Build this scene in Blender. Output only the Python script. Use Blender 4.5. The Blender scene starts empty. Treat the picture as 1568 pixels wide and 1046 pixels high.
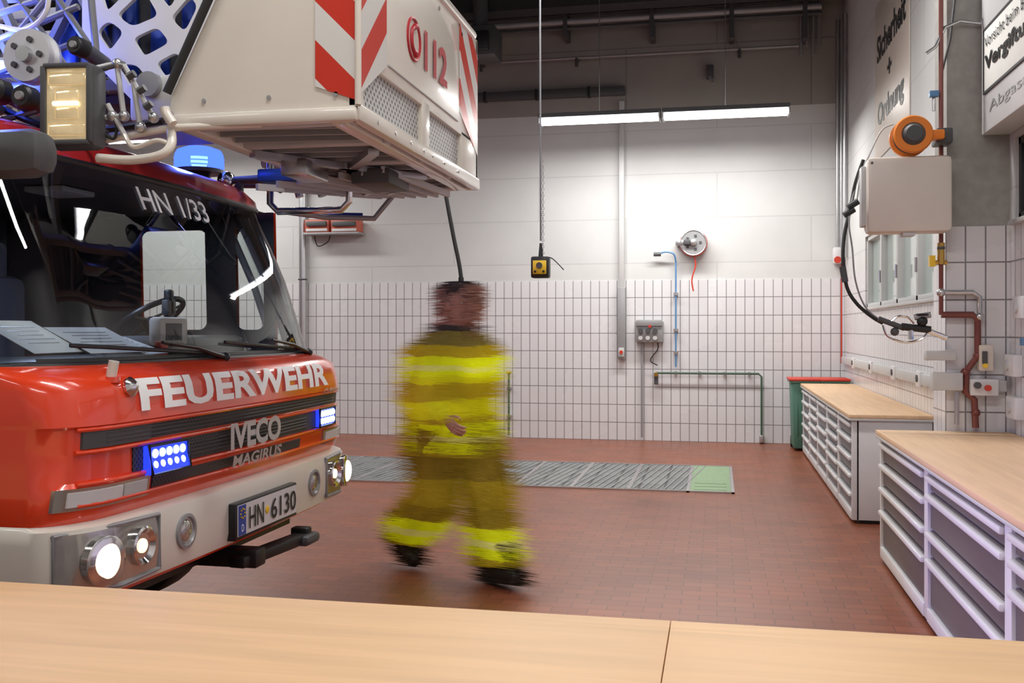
import bpy,bmesh,math,random
from mathutils import Vector,Matrix
random.seed(3)
V=Vector
TH=math.radians(11.64);S=math.sin(TH);C=math.cos(TH);F=1524.0;H=1.55
# survey helpers: metric position of a measured sight line on a known real plane of the room
def ray(u,v):
    a=(u-784)/F;b=(505-v)/F
    return V((-S+C*a,C+S*a,b))
def onY(u,v,Y):
    r=ray(u,v);k=Y/r.y;return V((r.x*k,Y,H+r.z*k))
def onX(u,v,X):
    r=ray(u,v);k=X/r.x;return V((X,r.y*k,H+r.z*k))
def onZ(u,v,Z):
    r=ray(u,v);k=(Z-H)/r.z;return V((r.x*k,r.y*k,Z))
COL=bpy.context.scene.collection
# ------------------------------------------------------------- materials
def newmat(n):
    m=bpy.data.materials.new(n);m.use_nodes=True
    nt=m.node_tree;b=nt.nodes['Principled BSDF'];return m,nt,b
def P(n,c,rough=.5,metal=0,coat=0,em=0,emc=None,var=.06,scale=6,bump=0,alpha=1,spec=.5):
    m,nt,b=newmat(n)
    tc=nt.nodes.new('ShaderNodeTexCoord');no=nt.nodes.new('ShaderNodeTexNoise')
    no.inputs['Scale'].default_value=scale;no.inputs['Detail'].default_value=4
    nt.links.new(tc.outputs['Object'],no.inputs['Vector'])
    mx=nt.nodes.new('ShaderNodeMix');mx.data_type='RGBA'
    mx.inputs[6].default_value=(*[x*(1-var) for x in c],1)
    mx.inputs[7].default_value=(*[min(1,x*(1+var)) for x in c],1)
    nt.links.new(no.outputs['Fac'],mx.inputs[0]);nt.links.new(mx.outputs[2],b.inputs['Base Color'])
    b.inputs['Roughness'].default_value=rough;b.inputs['Metallic'].default_value=metal
    b.inputs['Coat Weight'].default_value=coat;b.inputs['Coat Roughness'].default_value=.05
    b.inputs['Specular IOR Level'].default_value=spec
    if em:
        b.inputs['Emission Color'].default_value=(*(emc or c),1);b.inputs['Emission Strength'].default_value=em
    if bump:
        bp=nt.nodes.new('ShaderNodeBump');bp.inputs['Strength'].default_value=bump;bp.inputs['Distance'].default_value=.01
        nt.links.new(no.outputs['Fac'],bp.inputs['Height']);nt.links.new(bp.outputs[0],b.inputs['Normal'])
    return m
def mnode(nt,op,a,b=None):
    n=nt.nodes.new('ShaderNodeMath');n.operation=op
    for i,x in enumerate((a,b)):
        if x is None: continue
        if isinstance(x,(int,float)): n.inputs[i].default_value=x
        else: nt.links.new(x,n.inputs[i])
    return n.outputs[0]
def brickmat(n,c1,c2,cm,w,h,mort,rough,off=0,floor=False,bump=.3,scuff=0):
    m,nt,b=newmat(n)
    tc=nt.nodes.new('ShaderNodeTexCoord');sp=nt.nodes.new('ShaderNodeSeparateXYZ');nt.links.new(tc.outputs['Object'],sp.inputs[0])
    cb=nt.nodes.new('ShaderNodeCombineXYZ')
    if floor:
        nt.links.new(sp.outputs[0],cb.inputs[0]);nt.links.new(sp.outputs[1],cb.inputs[1])
    else:
        g=nt.nodes.new('ShaderNodeNewGeometry');sn=nt.nodes.new('ShaderNodeSeparateXYZ');nt.links.new(g.outputs['Normal'],sn.inputs[0])
        k=mnode(nt,'GREATER_THAN',mnode(nt,'ABSOLUTE',sn.outputs[0]),.5)
        a=mnode(nt,'MULTIPLY',sp.outputs[1],k);d=mnode(nt,'MULTIPLY',sp.outputs[0],mnode(nt,'SUBTRACT',1.0,k))
        nt.links.new(mnode(nt,'ADD',a,d),cb.inputs[0]);nt.links.new(sp.outputs[2],cb.inputs[1])
    br=nt.nodes.new('ShaderNodeTexBrick');br.offset=off;br.squash=1
    nt.links.new(cb.outputs[0],br.inputs['Vector'])
    for k,x in (('Scale',1),('Mortar Size',mort),('Mortar Smooth',.1),('Bias',0),('Brick Width',w),('Row Height',h)): br.inputs[k].default_value=x
    for k,x in (('Color1',c1),('Color2',c2),('Mortar',cm)): br.inputs[k].default_value=(*x,1)
    no=nt.nodes.new('ShaderNodeTexNoise');no.inputs['Scale'].default_value=1.3;no.inputs['Detail'].default_value=7
    nt.links.new(tc.outputs['Object'],no.inputs['Vector'])
    hs=nt.nodes.new('ShaderNodeHueSaturation');nt.links.new(br.outputs['Color'],hs.inputs['Color'])
    vv=mnode(nt,'ADD',mnode(nt,'MULTIPLY',no.outputs['Fac'],.5*scuff),1-.25*scuff);nt.links.new(vv,hs.inputs['Value'])
    nt.links.new(hs.outputs[0],b.inputs['Base Color'])
    rr=mnode(nt,'ADD',mnode(nt,'MULTIPLY',no.outputs['Fac'],.25),rough-.12);nt.links.new(rr,b.inputs['Roughness'])
    bp=nt.nodes.new('ShaderNodeBump');bp.inputs['Strength'].default_value=bump;bp.inputs['Distance'].default_value=.004;bp.invert=True
    nt.links.new(br.outputs['Fac'],bp.inputs['Height']);nt.links.new(bp.outputs[0],b.inputs['Normal'])
    return m
def stripemat(n,ax,ay,az,period,c1=(.60,.035,.015),c2=(.72,.71,.68),off=0):
    m,nt,b=newmat(n)
    tc=nt.nodes.new('ShaderNodeTexCoord');sp=nt.nodes.new('ShaderNodeSeparateXYZ');nt.links.new(tc.outputs['Object'],sp.inputs[0])
    q=mnode(nt,'ADD',mnode(nt,'ADD',mnode(nt,'MULTIPLY',sp.outputs[0],ax),mnode(nt,'MULTIPLY',sp.outputs[1],ay)),mnode(nt,'MULTIPLY',sp.outputs[2],az))
    f=mnode(nt,'FRACT',mnode(nt,'ADD',mnode(nt,'DIVIDE',q,period),10.0+off))
    k=mnode(nt,'GREATER_THAN',f,.5)
    mx=nt.nodes.new('ShaderNodeMix');mx.data_type='RGBA';mx.inputs[6].default_value=(*c1,1);mx.inputs[7].default_value=(*c2,1)
    nt.links.new(k,mx.inputs[0]);nt.links.new(mx.outputs[2],b.inputs['Base Color']);b.inputs['Roughness'].default_value=.3
    return m
def dotmat(n,c1,c2,s,rad):
    m,nt,b=newmat(n)
    tc=nt.nodes.new('ShaderNodeTexCoord');vo=nt.nodes.new('ShaderNodeTexVoronoi');vo.inputs['Scale'].default_value=s;vo.inputs['Randomness'].default_value=0
    mp=nt.nodes.new('ShaderNodeMapping');mp.inputs['Rotation'].default_value=(math.radians(45),0,0)
    nt.links.new(tc.outputs['Object'],mp.inputs[0]);nt.links.new(mp.outputs[0],vo.inputs['Vector'])
    k=mnode(nt,'GREATER_THAN',vo.outputs['Distance'],rad)
    mx=nt.nodes.new('ShaderNodeMix');mx.data_type='RGBA';mx.inputs[6].default_value=(*c1,1);mx.inputs[7].default_value=(*c2,1)
    nt.links.new(k,mx.inputs[0]);nt.links.new(mx.outputs[2],b.inputs['Base Color']);b.inputs['Roughness'].default_value=.45
    return m
def rampz(n,stops,rough=.8):
    m,nt,b=newmat(n)
    tc=nt.nodes.new('ShaderNodeTexCoord');sp=nt.nodes.new('ShaderNodeSeparateXYZ');nt.links.new(tc.outputs['Object'],sp.inputs[0])
    r=nt.nodes.new('ShaderNodeValToRGB');r.color_ramp.interpolation='CONSTANT'
    no=nt.nodes.new('ShaderNodeTexNoise');no.inputs['Scale'].default_value=5;no.inputs['Detail'].default_value=5
    nt.links.new(tc.outputs['Object'],no.inputs['Vector'])
    zz=mnode(nt,'ADD',sp.outputs[2],mnode(nt,'MULTIPLY',mnode(nt,'SUBTRACT',no.outputs['Fac'],.5),.06))
    nt.links.new(mnode(nt,'DIVIDE',zz,2.0),r.inputs[0])
    el=r.color_ramp.elements
    el[0].position=0;el[0].color=(*stops[0][1],1);el[1].position=stops[1][0]/2;el[1].color=(*stops[1][1],1)
    for z,c in stops[2:]:
        e=el.new(z/2);e.color=(*c,1)
    hs=nt.nodes.new('ShaderNodeHueSaturation');nt.links.new(r.outputs[0],hs.inputs['Color']);nt.links.new(mnode(nt,'ADD',mnode(nt,'MULTIPLY',no.outputs['Fac'],.7),.7),hs.inputs['Value'])
    nt.links.new(hs.outputs[0],b.inputs['Base Color']);b.inputs['Roughness'].default_value=rough
    nt.links.new(hs.outputs[0],b.inputs['Emission Color']);b.inputs['Emission Strength'].default_value=.06
    bp=nt.nodes.new('ShaderNodeBump');bp.inputs['Strength'].default_value=.5;bp.inputs['Distance'].default_value=.02
    nt.links.new(no.outputs['Fac'],bp.inputs['Height']);nt.links.new(bp.outputs[0],b.inputs['Normal'])
    return m
def woodmat(n,c,ax=0):
    m,nt,b=newmat(n)
    tc=nt.nodes.new('ShaderNodeTexCoord');mp=nt.nodes.new('ShaderNodeMapping')
    sc=[14,14,14];sc[ax]=.9;mp.inputs['Scale'].default_value=sc
    no=nt.nodes.new('ShaderNodeTexNoise');no.inputs['Scale'].default_value=1.6;no.inputs['Detail'].default_value=6;no.inputs['Distortion'].default_value=.6
    nt.links.new(tc.outputs['Object'],mp.inputs[0]);nt.links.new(mp.outputs[0],no.inputs['Vector'])
    r=nt.nodes.new('ShaderNodeValToRGB');e=r.color_ramp.elements
    e[0].position=.3;e[0].color=(*[x*.90 for x in c],1);e[1].position=.7;e[1].color=(*[min(1,x*1.05) for x in c],1)
    nt.links.new(no.outputs['Fac'],r.inputs[0]);nt.links.new(r.outputs[0],b.inputs['Base Color'])
    b.inputs['Roughness'].default_value=.5;b.inputs['Specular IOR Level'].default_value=.3
    return m
def glassmat(n,tint=.6,refl=1.2):
    m,nt,b=newmat(n);nt.nodes.remove(b)
    out=[x for x in nt.nodes if x.type=='OUTPUT_MATERIAL'][0]
    t=nt.nodes.new('ShaderNodeBsdfTransparent');t.inputs[0].default_value=(tint*.95,tint,tint,1)
    g=nt.nodes.new('ShaderNodeBsdfGlossy');g.inputs['Roughness'].default_value=.02;g.inputs[0].default_value=(1,1,1,1)
    fr=nt.nodes.new('ShaderNodeFresnel');fr.inputs[0].default_value=1.5
    k=mnode(nt,'MULTIPLY',fr.outputs[0],refl)
    mx=nt.nodes.new('ShaderNodeMixShader');nt.links.new(k,mx.inputs[0]);nt.links.new(t.outputs[0],mx.inputs[1]);nt.links.new(g.outputs[0],mx.inputs[2])
    nt.links.new(mx.outputs[0],out.inputs[0]);return m
def bluedome(n):
    m,nt,b=newmat(n);nt.nodes.remove(b)
    out=[x for x in nt.nodes if x.type=='OUTPUT_MATERIAL'][0]
    t=nt.nodes.new('ShaderNodeBsdfTransparent');t.inputs[0].default_value=(.25,.4,1,1)
    e=nt.nodes.new('ShaderNodeEmission');e.inputs[0].default_value=(.06,.13,1,1);e.inputs[1].default_value=4
    mx=nt.nodes.new('ShaderNodeMixShader');mx.inputs[0].default_value=.55
    nt.links.new(t.outputs[0],mx.inputs[1]);nt.links.new(e.outputs[0],mx.inputs[2]);nt.links.new(mx.outputs[0],out.inputs[0]);return m
M={}
M['tile']=brickmat('wall_tile',(.72,.71,.725),(.68,.67,.69),(.22,.21,.22),.125,.25,.0052,.26)
M['floor']=brickmat('quarry_tile',(.275,.082,.037),(.215,.064,.031),(.13,.043,.024),.20,.10,.0035,.36,off=.5,floor=True,bump=.3,scuff=1.2)
M['paint']=brickmat('painted_block',(.60,.60,.595),(.58,.58,.58),(.50,.50,.50),2.5,.62,.008,.7,off=.5,bump=.2,scuff=.5)
M['wall_up_shaded']=brickmat('upper_wall_shaded',(.34,.32,.295),(.31,.29,.27),(.22,.21,.2),2.5,1.1,.01,.8,off=.5,bump=.2,scuff=.7)  # shade above the lamps put into a darker upper-wall colour
M['pillar']=P('grey_concrete',(.34,.33,.31),.85,bump=.5,scale=14,var=.25)
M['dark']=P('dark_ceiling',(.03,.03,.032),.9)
M['black']=P('black_plastic',(.012,.012,.014),.4)
M['rubber']=P('black_rubber',(.02,.02,.02),.7)
M['dgrey']=P('dark_grey',(.07,.07,.075),.5)
M['seat']=P('seat_fabric',(.10,.10,.13),.9)
M['grey']=P('grey_metal',(.33,.33,.34),.4,metal=.3)
M['mgrey']=P('ladder_alloy',(.22,.22,.235),.4,metal=.4,var=.2)
M['lgrey']=P('light_grey_plastic',(.54,.54,.54),.45)
M['white']=P('white_lacquer',(.70,.69,.70),.42,coat=.1)
M['cream']=P('cream_lacquer',(.75,.70,.62),.3,coat=.5,var=.03)
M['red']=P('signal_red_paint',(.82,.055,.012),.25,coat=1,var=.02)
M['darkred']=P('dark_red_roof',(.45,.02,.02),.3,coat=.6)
M['steel']=P('galvanised_steel',(.55,.55,.56),.3,metal=.9,var=.15)
M['chrome']=P('chrome',(.75,.75,.76),.12,metal=1)
M['alu']=P('aluminium',(.65,.65,.67),.4,metal=.6)
M['glass']=glassmat('windscreen_glass',.84,1.0)
M['sglass']=glassmat('side_window_glass',.93,.7)
M['lens']=P('clear_lens',(.50,.48,.44),.12,metal=.7,coat=1)
M['floodglass']=P('floodlight_glass',(.75,.62,.38),.15,metal=.3,coat=1,em=.28,emc=(1,.75,.4),var=.3,scale=30)
M['lamp']=P('lit_headlamp',(1,.85,.6),.2,em=6,emc=(1,.80,.45))
M['lampdim']=P('dim_lamp',(1,.85,.6),.2,em=1.6,emc=(1,.8,.5))
M['tube']=P('fluorescent_tube',(1,1,1),.3,em=7,emc=(.97,.98,1))
M['blueled']=P('blue_led',(.1,.2,1),.3,em=12,emc=(.3,.4,1))
M['bluebase']=P('blue_led_housing',(.01,.02,.25),.2,em=1.3,emc=(.02,.05,1))
M['dome']=bluedome('blue_beacon_dome')
M['blue_strip_tint']=P('blue_strip_and_beacon_tint',(.03,.08,.45),.3,metal=.3)  # plate strip blue; also paints beacon light onto cage and ladder parts
M['textwhite']=P('reflective_white',(.8,.8,.8),.5,em=.1,emc=(1,1,1))
M['textred']=P('red_letters',(.45,.02,.03),.5)
M['textblack']=P('black_letters',(.02,.02,.02),.5)
M['woodX']=woodmat('birch_worktop',(.80,.52,.29),0)
M['woodY']=woodmat('birch_worktop_side',(.74,.50,.31),1)
M['drawer']=P('taupe_drawer_front',(.13,.105,.105),.5)
M['drawer2']=P('grey_drawer_front',(.22,.22,.24),.5)
M['orange']=P('orange_plastic',(.80,.22,.015),.4)
M['yellow']=P('yellow_plastic',(.85,.55,.03),.4)
M['redplastic']=P('red_plastic',(.55,.04,.02),.45)
M['charger']=P('charger_red',(.50,.10,.06),.45)
M['greenpipe']=P('green_pipe',(.06,.12,.08),.4)
M['greenplate']=P('green_patina_plate',(.26,.38,.22),.6,var=.2,scale=20)
M['bin']=P('green_bin',(.09,.23,.17),.55)
M['brown']=P('brown_copper_pipe',(.20,.06,.05),.35,metal=.3)
M['brass']=P('brass',(.6,.38,.1),.3,metal=1)
M['bluepipe']=P('blue_hose',(.10,.25,.48),.4)
M['beige']=P('beige_enamel',(.68,.61,.54),.4)
M['pane']=P('frosted_pane',(.36,.45,.42),.12,coat=1,em=.08,emc=(.7,.85,.8))
M['paper']=P('paper',(.88,.88,.84),.8)
M['skin']=P('skin',(.55,.30,.20),.5)
M['hair']=P('brown_hair',(.05,.03,.02),.7,bump=.6,scale=60)
M['boot']=P('black_boot_leather',(.03,.028,.02),.45)
M['perf']=dotmat('perforated_sheet',(.08,.08,.09),(.55,.54,.52),38,.30)
M['mesh']=dotmat('grille_mesh',(.005,.005,.006),(.05,.05,.055),60,.35)
M['grate']=brickmat('grate_steel',(.24,.255,.25),(.17,.185,.185),(.06,.06,.06),.25,.5,.012,.4,floor=True,bump=.6,scuff=1)
M['str_a']=stripemat('warning_stripe_near',1,0,1,.27,off=.1)
M['str_b']=stripemat('warning_stripe_front',0,-1,1,.27,off=.35)
M['str_c']=stripemat('warning_stripe_far',0,1,1,.27)
# ------------------------------------------------------------- mesh builder
def catmull(pts,k=6):
    pts=[V(p) for p in pts];n=len(pts);out=[]
    for i in range(n-1):
        p0=pts[max(0,i-1)];p1=pts[i];p2=pts[i+1];p3=pts[min(n-1,i+2)]
        for j in range(k):
            t=j/k
            out.append(.5*((2*p1)+(p2-p0)*t+(2*p0-5*p1+4*p2-p3)*t*t+(3*p1-p0-3*p2+p3)*t**3))
    out.append(pts[-1]);return out
class MB:
    def __init__(s,name): s.n=name;s.v=[];s.f=[];s.m=[];s.sm=[];s.mats=[]
    def mi(s,m):
        if isinstance(m,str): m=M[m]
        if m not in s.mats: s.mats.append(m)
        return s.mats.index(m)
    def face(s,ids,mi,sm=False): s.f.append(ids);s.m.append(mi);s.sm.append(sm)
    def poly(s,pts,m):
        b=len(s.v);s.v+= [V(p) for p in pts];s.face(list(range(b,b+len(pts))),s.mi(m))
    def bm(s,t,m,mat=None,smooth=False):
        b=len(s.v);k=s.mi(m);t.verts.ensure_lookup_table();t.verts.index_update()
        for x in t.verts: s.v.append((mat@x.co) if mat else x.co.copy())
        for f in t.faces: s.face([b+x.index for x in f.verts],k,smooth)
        t.free()
    def box(s,a,b,m,bev=0,mat=None):
        a=V(a);b=V(b);t=bmesh.new();bmesh.ops.create_cube(t,size=1)
        for x in t.verts: x.co=V(((a.x+b.x)/2+x.co.x*(b.x-a.x),(a.y+b.y)/2+x.co.y*(b.y-a.y),(a.z+b.z)/2+x.co.z*(b.z-a.z)))
        if bev: bmesh.ops.bevel(t,geom=t.edges[:],offset=bev,segments=2,profile=.5,affect='EDGES')
        s.bm(t,m,mat)
    def cbox(s,c,d,m,bev=0,rot=None):
        t=V(d)/2;mat=Matrix.Translation(V(c))
        if rot is not None: mat=mat@rot.to_4x4()
        s.box(-t,t,m,bev,mat)
    def beam(s,p0,p1,w,h,m,up=(0,0,1),bev=0):
        p0=V(p0);p1=V(p1);d=(p1-p0);L=d.length;d.normalize();u=V(up)
        if abs(d.dot(u))>.98:u=V((1,0,0))
        r=d.cross(u).normalized();u=r.cross(d).normalized()
        R=Matrix((r,d,u)).transposed()
        s.cbox((p0+p1)/2,(w,L,h),m,bev,R)
    def sweep(s,pts,rad,m,n=10,ref=None,cap=True,closed=False):
        pts=[V(p) for p in pts];N=len(pts);k=s.mi(m)
        if not isinstance(rad,(list,tuple)): rad=[rad]*N
        rad=[(r,r) if not isinstance(r,(list,tuple)) else r for r in rad]
        b=len(s.v);a1=None
        for i,p in enumerate(pts):
            if closed: t=pts[(i+1)%N]-pts[i-1]
            else: t=pts[min(N-1,i+1)]-pts[max(0,i-1)]
            t.normalize()
            if ref is not None: r=V(ref)
            elif a1 is None: r=V((0,0,1)) if abs(t.z)<.9 else V((1,0,0))
            else: r=a1
            a1=r-t*r.dot(t)
            if a1.length<1e-4:a1=t.orthogonal()
            a1.normalize();a2=t.cross(a1)
            for j in range(n):
                q=2*math.pi*j/n;s.v.append(p+a1*rad[i][0]*math.cos(q)+a2*rad[i][1]*math.sin(q))
        for i in range(N if closed else N-1):
            i2=(i+1)%N
            for j in range(n):
                j2=(j+1)%n;s.face([b+i*n+j,b+i*n+j2,b+i2*n+j2,b+i2*n+j],k,True)
        if cap and not closed:
            s.face([b+j for j in range(n)][::-1],k);s.face([b+(N-1)*n+j for j in range(n)],k)
    def cyl(s,p0,p1,r,m,n=16,r1=None): s.sweep([p0,p1],[r,r if r1 is None else r1],m,n)
    def lathe(s,p,axis,prof,m,n=24):
        ax=V(axis).normalized();s.sweep_l(V(p),ax,prof,m,n)
    def sweep_l(s,p,ax,prof,m,n):
        k=s.mi(m);b=len(s.v);a1=ax.orthogonal().normalized();a2=ax.cross(a1)
        for d,r in prof:
            for j in range(n):
                q=2*math.pi*j/n;s.v.append(p+ax*d+(a1*math.cos(q)+a2*math.sin(q))*max(r,1e-4))
        for i in range(len(prof)-1):
            for j in range(n):
                j2=(j+1)%n;s.face([b+i*n+j,b+i*n+j2,b+(i+1)*n+j2,b+(i+1)*n+j],k,True)
        s.face([b+j for j in range(n)][::-1],k);s.face([b+(len(prof)-1)*n+j for j in range(n)],k)
    def torus(s,c,axis,R,r,m,n=32,k=8):
        ax=V(axis).normalized();a=ax.orthogonal().normalized();b=ax.cross(a)
        s.sweep([V(c)+(a*math.cos(2*math.pi*i/n)+b*math.sin(2*math.pi*i/n))*R for i in range(n)],r,m,k,ref=ax,closed=True)
    def sphere(s,c,r,m,sc=(1,1,1),n=16):
        t=bmesh.new();bmesh.ops.create_uvsphere(t,u_segments=n,v_segments=n//2+2,radius=r)
        s.bm(t,m,Matrix.Translation(V(c))@Matrix.Diagonal((*sc,1)),True)
    def prism(s,pts,ext,m):
        ext=V(ext);k=s.mi(m);b=len(s.v);n=len(pts)
        s.v+=[V(p) for p in pts]+[V(p)+ext for p in pts]
        s.face(list(range(b,b+n))[::-1],k);s.face(list(range(b+n,b+2*n)),k)
        for i in range(n):
            j=(i+1)%n;s.face([b+i,b+j,b+n+j,b+n+i],k)
    def grid(s,fn,nu,nv,m,smooth=True):
        k=s.mi(m);b=len(s.v)
        for i in range(nu+1):
            for j in range(nv+1): s.v.append(V(fn(i/nu,j/nv)))
        for i in range(nu):
            for j in range(nv):
                q=b+i*(nv+1)+j;s.face([q,q+nv+1,q+nv+2,q+1],k,smooth)
    def done(s,parent=None,fix=True):
        me=bpy.data.meshes.new(s.n);me.from_pydata([tuple(x) for x in s.v],[],s.f)
        for m in s.mats: me.materials.append(m)
        me.polygons.foreach_set('material_index',s.m);me.polygons.foreach_set('use_smooth',s.sm)
        me.update()
        if fix:
            t=bmesh.new();t.from_mesh(me);bmesh.ops.recalc_face_normals(t,faces=t.faces[:]);t.to_mesh(me);t.free()
        me.set_sharp_from_angle(angle=math.radians(38))
        o=bpy.data.objects.new(s.n,me);COL.objects.link(o)
        if parent: o.parent=parent
        return o
def empty(n):
    o=bpy.data.objects.new(n,None);COL.objects.link(o);o.empty_display_size=.1;return o
def text(n,body,fn,m,parent=None,bold=.03,shear=0,spacing=1):
    cu=bpy.data.curves.new(n,'FONT');cu.body=body;cu.size=1;cu.offset=bold;cu.shear=shear;cu.space_character=spacing;cu.resolution_u=3
    o=bpy.data.objects.new(n+'_src',cu);COL.objects.link(o);bpy.context.view_layer.update()
    dg=bpy.context.evaluated_depsgraph_get();me=bpy.data.meshes.new_from_object(o.evaluated_get(dg))
    bpy.data.objects.remove(o)
    t=bmesh.new();t.from_mesh(me);bmesh.ops.triangulate(t,faces=t.faces[:])
    for _ in range(2): bmesh.ops.subdivide_edges(t,edges=[e for e in t.edges if e.calc_length()>.12],cuts=1);bmesh.ops.triangulate(t,faces=t.faces[:])
    t.to_mesh(me);t.free()
    xs=[v.co.x for v in me.vertices];ys=[v.co.y for v in me.vertices]
    x0,x1,y0,y1=min(xs),max(xs),min(ys),max(ys)
    for v in me.vertices: v.co=V(fn((v.co.x-x0)/(x1-x0),(v.co.y-y0)/(y1-y0)))
    me.materials.clear();me.materials.append(M[m]);me.name=n
    o=bpy.data.objects.new(n,me);COL.objects.link(o)
    if parent:o.parent=parent
    return o
def plate(n,outer,holes,thick,fn,m,parent):
    """flat sheet with cut-outs: 2D filled curve -> mesh"""
    cu=bpy.data.curves.new(n,'CURVE');cu.dimensions='2D';cu.fill_mode='BOTH';cu.extrude=thick/2
    for pl in [outer]+holes:
        sp=cu.splines.new('POLY');sp.points.add(len(pl)-1);sp.use_cyclic_u=True
        for i,p in enumerate(pl): sp.points[i].co=(p[0],p[1],0,1)
    o=bpy.data.objects.new(n+'_src',cu);COL.objects.link(o);bpy.context.view_layer.update()
    dg=bpy.context.evaluated_depsgraph_get();me=bpy.data.meshes.new_from_object(o.evaluated_get(dg));bpy.data.objects.remove(o)
    for v in me.vertices: v.co=V(fn(v.co.x,v.co.y,v.co.z))
    me.materials.clear();me.materials.append(M[m])
    o=bpy.data.objects.new(n,me);COL.objects.link(o);o.parent=parent;return o
def roundpoly(pts,r,k=4):
    out=[];n=len(pts)
    for i in range(n):
        p0=V((*pts[i-1],0));p=V((*pts[i],0));p1=V((*pts[(i+1)%n],0))
        a=p+(p0-p).normalized()*min(r,(p0-p).length*.45);b=p+(p1-p).normalized()*min(r,(p1-p).length*.45)
        for j in range(k+1):
            t=j/k;q=a*(1-t)**2+p*2*t*(1-t)+b*t*t;out.append((q.x,q.y))
    return out
# ------------------------------------------------------------- room
XR=1.68;XN=1.90;YB=14.0;XL=-11.6;YK=-3.0;ZC=6.25
o=MB('floor');o.box((XL,YK,-.1),(XN,YB,0),'floor');o.done()
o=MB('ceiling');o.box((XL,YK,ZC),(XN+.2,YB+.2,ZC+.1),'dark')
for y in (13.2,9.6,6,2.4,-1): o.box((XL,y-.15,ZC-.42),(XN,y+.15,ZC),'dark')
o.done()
o=MB('wall_back')
o.box((XL,YB,0),(XN+.2,YB+.2,2.24),'tile');o.box((XL,YB+.012,2.24),(XN+.2,YB+.2,4.6),'paint');o.box((XL,YB+.012,4.6),(XN+.2,YB+.2,ZC),'wall_up_shaded');o.done()
o=MB('wall_left');o.box((XL-.2,YK,0),(XL,YB,2.24),'tile');o.box((XL-.2,YK,2.24),(XL,YB,ZC),'wall_up_shaded');o.done()
o=MB('wall_front');o.box((XL,YK-.2,0),(XN,YK,2.24),'tile');o.box((XL,YK-.2,2.24),(XN,YK,ZC),'wall_up_shaded');o.done()
o=MB('wall_right')
W0,W1,WZ0,WZ1=8.2,12.1,1.80,2.62
o.box((XR,7.5,0),(XR+.25,YB,WZ0),'tile')
for a,b in ((7.5,W0),(W1,YB)):
    o.box((XR,a,WZ0),(XR+.25,b,2.24),'tile');o.box((XR,a,2.24),(XR+.25,b,WZ1),'paint')
o.box((XR,7.5,WZ1),(XR+.25,YB,ZC),'paint')
N0,N1,NZ0,NZ1=2.6,7.0,2.26,2.80
o.box((XN,YK,0),(XN+.2,7.5,2.24),'tile');o.box((XN,YK,2.24),(XN+.2,N0,ZC),'paint');o.box((XN,N1,2.24),(XN+.2,7.5,ZC),'paint')
o.box((XN,N0,NZ1),(XN+.2,N1,ZC),'paint');o.done()
o=MB('pillar');o.box((1.50,7.12,0),(XN,7.5,2.24),'tile');o.box((1.51,7.13,2.24),(XN,7.5,ZC),'pillar');o.done()
def window(n,x,y0,y1,z0,z1,cols,mat,fr=.05):
    o=MB(n)
    o.box((x+.08,y0,z0),(x+.1,y1,z1),'pane')
    for a,b,c,d in ((y0,y1,z0,z0+fr),(y0,y1,z1-fr,z1),(y0,y0+fr,z0,z1),(y1-fr,y1,z0,z1)): o.box((x+.02,a,c),(x+.12,b,d),mat,.004)
    for i in range(1,cols):
        y=y0+(y1-y0)*i/cols;o.box((x+.02,y-fr*.8,z0),(x+.12,y+fr*.8,z1),mat,.004)
        o.cyl((x+.01,y-.0,z0+.25),(x+.01,y,z0+.38),.01,'steel',8)
    o.box((x-.04,y0-.03,z0-.03),(x+.12,y1+.03,z0),'lgrey',.005)
    return o.done()
window('window_1',XR,W0,W1,WZ0,WZ1,4,'lgrey')
window('window_2',XN,N0,N1,NZ0,NZ1,3,'black')
# grate channel
o=MB('floor_drain_grate')
g1=onZ(1122,716,0);g2=onZ(1125,757,0)
ya=g1.y;yb=g2.y
xg=onZ(1054,745,0).x;xe=g2.x
o.box((-7,yb+.05,0),(xg,ya-.03,.008),'grate')
nb=90
for i in range(nb):
    x=-7+(xg+7)*i/nb;o.beam((x,yb+.08,.012),(x+.22,ya-.06,.012),.016,.008,'grey')
for i in range(12):
    x=-7+(xg+7)*i/12;o.box((x-.02,yb+.05,0),(x+.02,ya-.03,.018),'steel')
for y in (yb+.02,ya-.03): o.box((-7,y,0),(xe,y+.03,.016),'steel')
o.box((xg+.02,yb+.05,0),(xe-.03,ya-.03,.012),'greenplate',.003)
for k in range(3): o.box((xg+.06,yb+.12+k*.2,.012),(xe-.07,yb+.13+k*.2,.016),'greenplate')
o.box((xg-.01,yb+.02,0),(xg+.02,ya,.014),'steel');o.box((xe-.03,yb+.02,0),(xe,ya,.014),'steel')
o.done()
# ------------------------------------------------------------- lamps
def lamp(x,y,z,power,L=3.1,w=.30):
    o=MB('fluorescent_lamp')
    for sgn in (-1,1):
        xc=x+sgn*L/4
        o.prism([(xc-L/4+.01,y-w/2,z),(xc-L/4+.01,y-w/4,z+.07),(xc-L/4+.01,y+w/4,z+.07),(xc-L/4+.01,y+w/2,z)],(L/2-.02,0,0),'grey')
        for q in (-.07,.07): o.cyl((xc-L/4+.04,y+q,z-.03),(xc+L/4-.04,y+q,z-.03),.030,'tube',12)
        for e in (-1,1): o.box((xc+e*(L/4-.02)-.01,y-w/2,z-.065),(xc+e*(L/4-.02)+.01,y+w/2,z+.01),'grey')
        o.cyl((xc,y,z+.07),(xc,y,ZC),.006,'steel',6)
    ob=o.done()
    l=bpy.data.lights.new('lamp_light','AREA');l.shape='RECTANGLE';l.size=L;l.size_y=w*.8;l.energy=power;l.color=(1,.98,.94)
    lo=bpy.data.objects.new('lamp_light',l);lo.location=(x,y,z-.07);COL.objects.link(lo);lo.parent=ob
    return ob
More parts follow.
